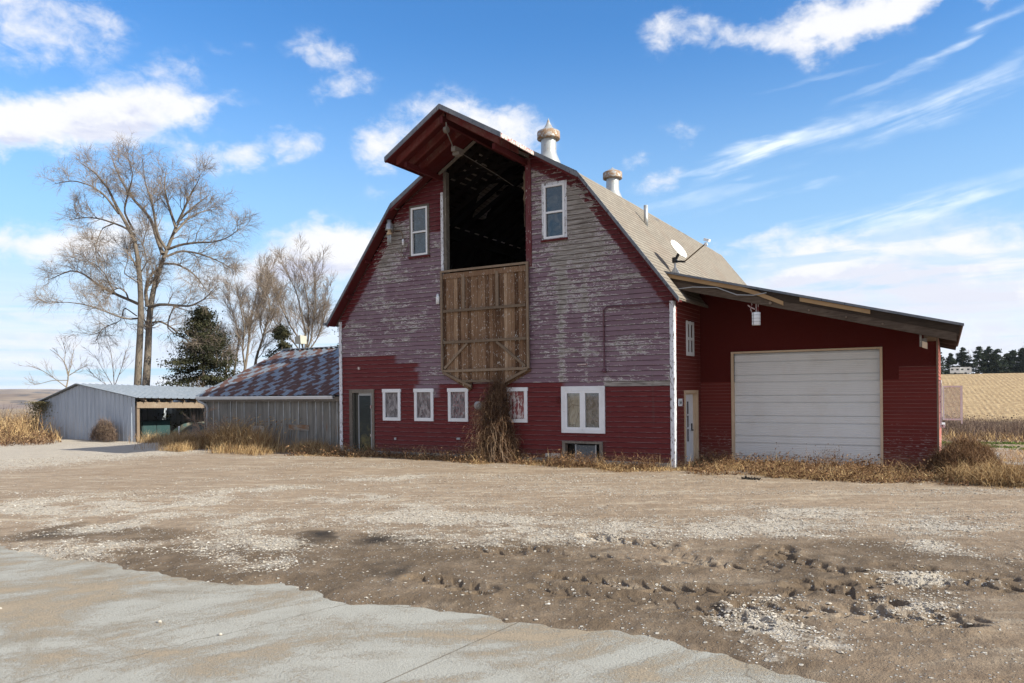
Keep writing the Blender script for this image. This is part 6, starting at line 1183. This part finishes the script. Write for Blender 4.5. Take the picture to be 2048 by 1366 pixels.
def evergreen(name, label, c, h, r, n, mat, seed, size=.10, group=None, shape='cone', lo=.02, trunk_h=.9):
    t = thing(name, label, 'tree', c, group); c = np.array(c, float); rs = np.random.default_rng(seed)
    nb = int(max(14, n/(170 if size < .1 else 70))); zf = rs.uniform(lo, 1, nb)**.9; az = rs.uniform(0, 6.283, nb)
    prof = (1-zf)**(.62 if h < 7.5 and size < .2 else .5)*(.75+.5*rs.random(nb)) if shape == 'cone' else np.sqrt(np.clip(1-(2*zf-.85)**2*.8, .05, 1))*(.65+.5*rs.random(nb))
    bl = r*prof*rs.uniform(.7, 1.2, nb); per = max(8, n//nb); L = []
    tt = rs.random((nb, per))**.6; rr = bl[:, None]*tt; zz = zf[:, None]*h-rr*.22+rs.normal(0, .035*h/3, (nb, per))*(.4+tt)+np.maximum(0, tt-.7)*r*.15
    P = np.stack([np.cos(az)[:, None]*rr+rs.normal(0, .055*r, (nb, per))*(.4+tt), np.sin(az)[:, None]*rr+rs.normal(0, .055*r, (nb, per))*(.4+tt), zz], -1).reshape(-1, 3)
    tint = (np.repeat(rs.random(nb), per)*.55+rs.random(nb*per)*.45); V, F, T = leaves(c+P, rs.uniform(size*.5, size*1.4, len(P)), tint); mesh_np('crown', V, F, mat, t, {'tint': T})
    mb = MB(); mb.tube([(c[0], c[1], c[2]-.1), (c[0], c[1], c[2]+h*.5), (c[0]+.05*r, c[1], c[2]+h*trunk_h)], [.05*h/3+.03, .03*h/3+.02, .01], 7)
    for k in range(0, nb, max(1, nb//22)): mb.tube([(c[0], c[1], c[2]+zf[k]*h), (c[0]+math.cos(az[k])*bl[k]*.8, c[1]+math.sin(az[k])*bl[k]*.8, c[2]+zf[k]*h-bl[k]*.15)], [.02*h/6+.005, .006], 4)
    mb.build('trunk', B_grey, t, True); return t
evergreen('evergreen_tree', 'dark ragged cedar behind the metal shed roof beside the double trunk', (-31.0, 9.6, 0), 6.9, 3.0, 38000, V_ever, 3, .062)
evergreen('evergreen_tree', 'narrow dark cedar half hidden by bare branches left of the ridge ventilator', (-30.0, 14.5, 0), 6.2, 1.9, 13000, V_ever, 4, .065)
evergreen('evergreen_tree', 'dark green cedar behind the fan shaped bare tree next to the barn', (-26.3, 17.0, 0), 7.0, 2.4, 14000, V_ever, 5, .065)
bush('bush', 'tawny dead thicket under the cedar behind the metal shed roof', 'bush', (-30.5, 8.6), (3.0, .9), 2.5, 5000, V_tangle, 2500)
# windbreak on the hill
labels = ['leftmost conifer of the hilltop windbreak, half hidden by the garage', 'slim conifer behind the white trailers on the hill', 'rounded conifer right behind the white trailers on the hill', 'gap-side conifer standing right of the white trailers', 'tallest conifer of the hilltop windbreak', 'broad conifer just right of the tallest one on the hill', 'low dense conifer in the middle of the windbreak', 'pale crowned conifer in the middle of the windbreak', 'conifer with a rounded top in the right half of the windbreak', 'short dark conifer in the right half of the windbreak', 'wide conifer second from the right picture edge on the hill', 'rightmost conifer of the hilltop windbreak', 'small conifer in front of the windbreak row', 'stout conifer between two taller ones on the hill']
spec = [(3.2, 7.6, 2.6), (6.8, 6.6, 2.0), (10.0, 8.3, 2.7), (14.3, 8.4, 2.5), (16.6, 8.8, 2.6), (19.0, 7.8, 2.9), (21.7, 6.6, 2.8), (23.3, 7.6, 2.4), (25.6, 8.0, 2.5), (27.8, 6.2, 2.6), (30.0, 7.4, 2.7), (32.8, 7.8, 2.9), (18.0, 5.2, 2.2), (26.5, 5.4, 2.6)]
for k, ((x, h, r), lb) in enumerate(zip(spec, labels)):
    y = 246+(x-8)*.45+((k*37) % 5-2)*1.2-(4 if k > 11 else 0); z = float(terrain(np.array([x]), np.array([y]))[0]); evergreen('conifer', lb, (x, y, z-.9), h*1.12, r*1.2, 8000, V_pine, 20+k, .21, 'windbreak conifers on the hill', 'cone', .0)
for k, (x, h, lb) in enumerate(((14.5, 10.5, 'pale bare tree top showing above the hilltop conifers behind the trailers'), (28.0, 10.0, 'hazy bare tree showing above the right half of the hilltop conifers'), (33.5, 10.2, 'hazy bare tree above the rightmost hilltop conifer'))):
    y = 268; z = float(terrain(np.array([x]), np.array([y*1.]))[0]); lm = []
    for q in range(5): lm.append(([(x, y, z), (x+(q-2)*.5, y, z+h*.45), (x+(q-2)*1.3, y, z+h*(.95-.06*abs(q-2)))], .2, .04))
    bare_tree('bare_tree', lb, lm, (x, y, z), [dict(m=9, t0=.3, t1=1, length=2.2, ang=.5, up=.2, rk=.4, n2=4, wob=.15, minr=.035), dict(m=5, t0=.2, t1=1, length=1.1, ang=.5, up=.1, rk=.5, n2=3, wob=.15, minr=.025)], npt=7, group='bare trees behind the windbreak')
# white trailers by the windbreak
def trailer(x, y, label, w=3.6):
    z = float(terrain(np.array([float(x)]), np.array([float(y)]))[0]); t = thing('travel_trailer', label, 'trailer', (x, y, z), 'white trailers parked by the windbreak'); m = MB(); m.prism([(x-w/2, z+.45), (x+w/2, z+.45), (x+w/2, z+2.0), (x+w/2-.3, z+2.2), (x-w/2+.2, z+2.2), (x-w/2, z+2.0)], y-1, y+1); m.build('body', paint_mat('white trailer skin', (.72, .73, .72), (.6, .6, .6), .3), t)
    for a in (-.28, .22): m = MB(); m.box(x+a*w-.3, x+a*w+.3, y-1.02, y-1.003, z+1.3, z+1.75); m.build('window', M_glass, t)
    m = MB(); m.tube([(x, y-1.05, z+.35), (x, y-.85, z+.35)], .35, 12); m.build('wheel', P_black, t)
trailer(7.9, 233.5, 'white travel trailer on the hill, the one nearer the garage wall', 2.6); trailer(10.5, 234.0, 'white travel trailer on the hill, the longer right one of the pair', 3.0)
# ================================================================ loose stones
def stones(n, zone, s0, s1, seed):
    x, y = zone; gv, mud, damp = ground_fields(x, y); k = rng.random(len(x)) < np.clip(gv*1.15-.1, .015, 1); x, y = x[k][:n], y[k][:n]; m = len(x); z = ground_z(x, y); s = s0+(s1-s0)*rng.random(m)**3
    octv = np.array([[1, 0, 0], [0, 1, 0], [-1, 0, 0], [0, -1, 0], [0, 0, .75], [0, 0, -.6], [.6, .6, .35], [-.6, .5, .35], [-.5, -.6, .3], [.6, -.5, .3]])
    base = np.array([[6, 4, 4], [7, 4, 4]]); F0 = np.array([[0, 6, 4, 9], [6, 1, 7, 4], [7, 2, 8, 4], [8, 3, 9, 4], [0, 5, 1, 6], [1, 5, 2, 7], [2, 5, 3, 8], [3, 5, 0, 9]])
    V = octv[None]*(1+rng.normal(0, .16, (m, 10, 3))); a = rng.uniform(0, 6.28, m); ca, sa_ = np.cos(a)[:, None], np.sin(a)[:, None]; X = V[..., 0]*rng.uniform(.8, 1.5, (m, 1)); Y = V[..., 1]*rng.uniform(.7, 1.1, (m, 1))
    V = np.stack([(X*ca-Y*sa_)*s[:, None]+x[:, None], (X*sa_+Y*ca)*s[:, None]+y[:, None], V[..., 2]*s[:, None]*.6+z[:, None]+s[:, None]*.12], -1).reshape(-1, 3); F = (F0[None]+(np.arange(m)*10)[:, None, None]).reshape(-1, 4); return V, F, np.repeat(rng.random(m), 10)
def zone(n, d0, d1, w=36): 
    a = np.radians(azv+rng.uniform(-w, w, n)); d = np.exp(rng.uniform(np.log(d0), np.log(d1), n)); x = CX+np.sin(a)*d; y = CY+np.cos(a)*d; k = (y > edge_y(x)+.05); return x[k], y[k]
M_stone = material('pale limestone gravel', lambda g: g.mix(g.ss(g.noise(g.P, 9, 3), .4, .7), g.ramp(g.attr('tint'), [(0, (.14, .11, .085)), (.4, (.29, .245, .20)), (.8, (.42, .385, .34)), (1, (.54, .52, .49))]), (.36, .32, .27)), .85)
parts = [stones(13000, zone(60000, 16, 28), .010, .028, 5), stones(30000, zone(110000, 6.5, 17), .005, .024, 1), stones(350, zone(20000, 6, 12), .014, .028, 2)]
a = rng.uniform(-5, 4.5, 40); b = rng.uniform(-15.6, -12.9, 40); 
k = b < edge_y(a)-.1; m = k.sum(); P = np.column_stack([a[k], b[k], np.full(m, .006)]); L = leaves(P, np.full(m, .008)); parts.append(L)
stuff('gravel', parts, M_stone)
for (x, y, s, lb) in ((-.15, -14.02, .021, 'pale stone on the concrete, left one of the near pair'), (.62, -13.98, .018, 'pale stone on the concrete, right one of the near pair'), (-1.9, -14.5, .016, 'small pale stone lying alone on the concrete at far left')):
    mb = MB(); V = []; n = 8
    bm = [(math.cos(i*.785)*math.cos(j)*s*(1+.25*math.sin(i*3+j*5)), math.sin(i*.785)*math.cos(j)*s*.8*(1+.2*math.cos(i*2)), math.sin(j)*s*.75+s*.6) for j in (-1.2, -.5, .1, .7, 1.3) for i in range(8)]
    mb.add([(x+p[0], y+p[1], p[2]) for p in bm], [(j*8+i, j*8+(i+1) % 8, (j+1)*8+(i+1) % 8, (j+1)*8+i) for j in range(4) for i in range(8)]+[tuple(range(32, 40)), tuple(range(7, -1, -1))], .8); o = mb.build('stone', M_stone); tag(o, lb, 'stone', 'loose stones on the concrete')

# ---------------------------------------------------------------- thin air haze
hz = bpy.data.materials.new('thin haze'); hz.use_nodes = True; hz.node_tree.nodes.clear(); g = G(hz.node_tree)
pv_ = g.node('ShaderNodeVolumePrincipled'); pv_.inputs['Color'].default_value = (.80, .88, 1.0, 1); pv_.inputs['Density'].default_value = .00007
g.L.new(pv_.outputs[0], g.node('ShaderNodeOutputMaterial').inputs['Volume'])
mb = MB(); mb.box(-3300, 3300, -3300, 3300, -34, 34); tag(mb.build('haze', hz), kind='stuff')
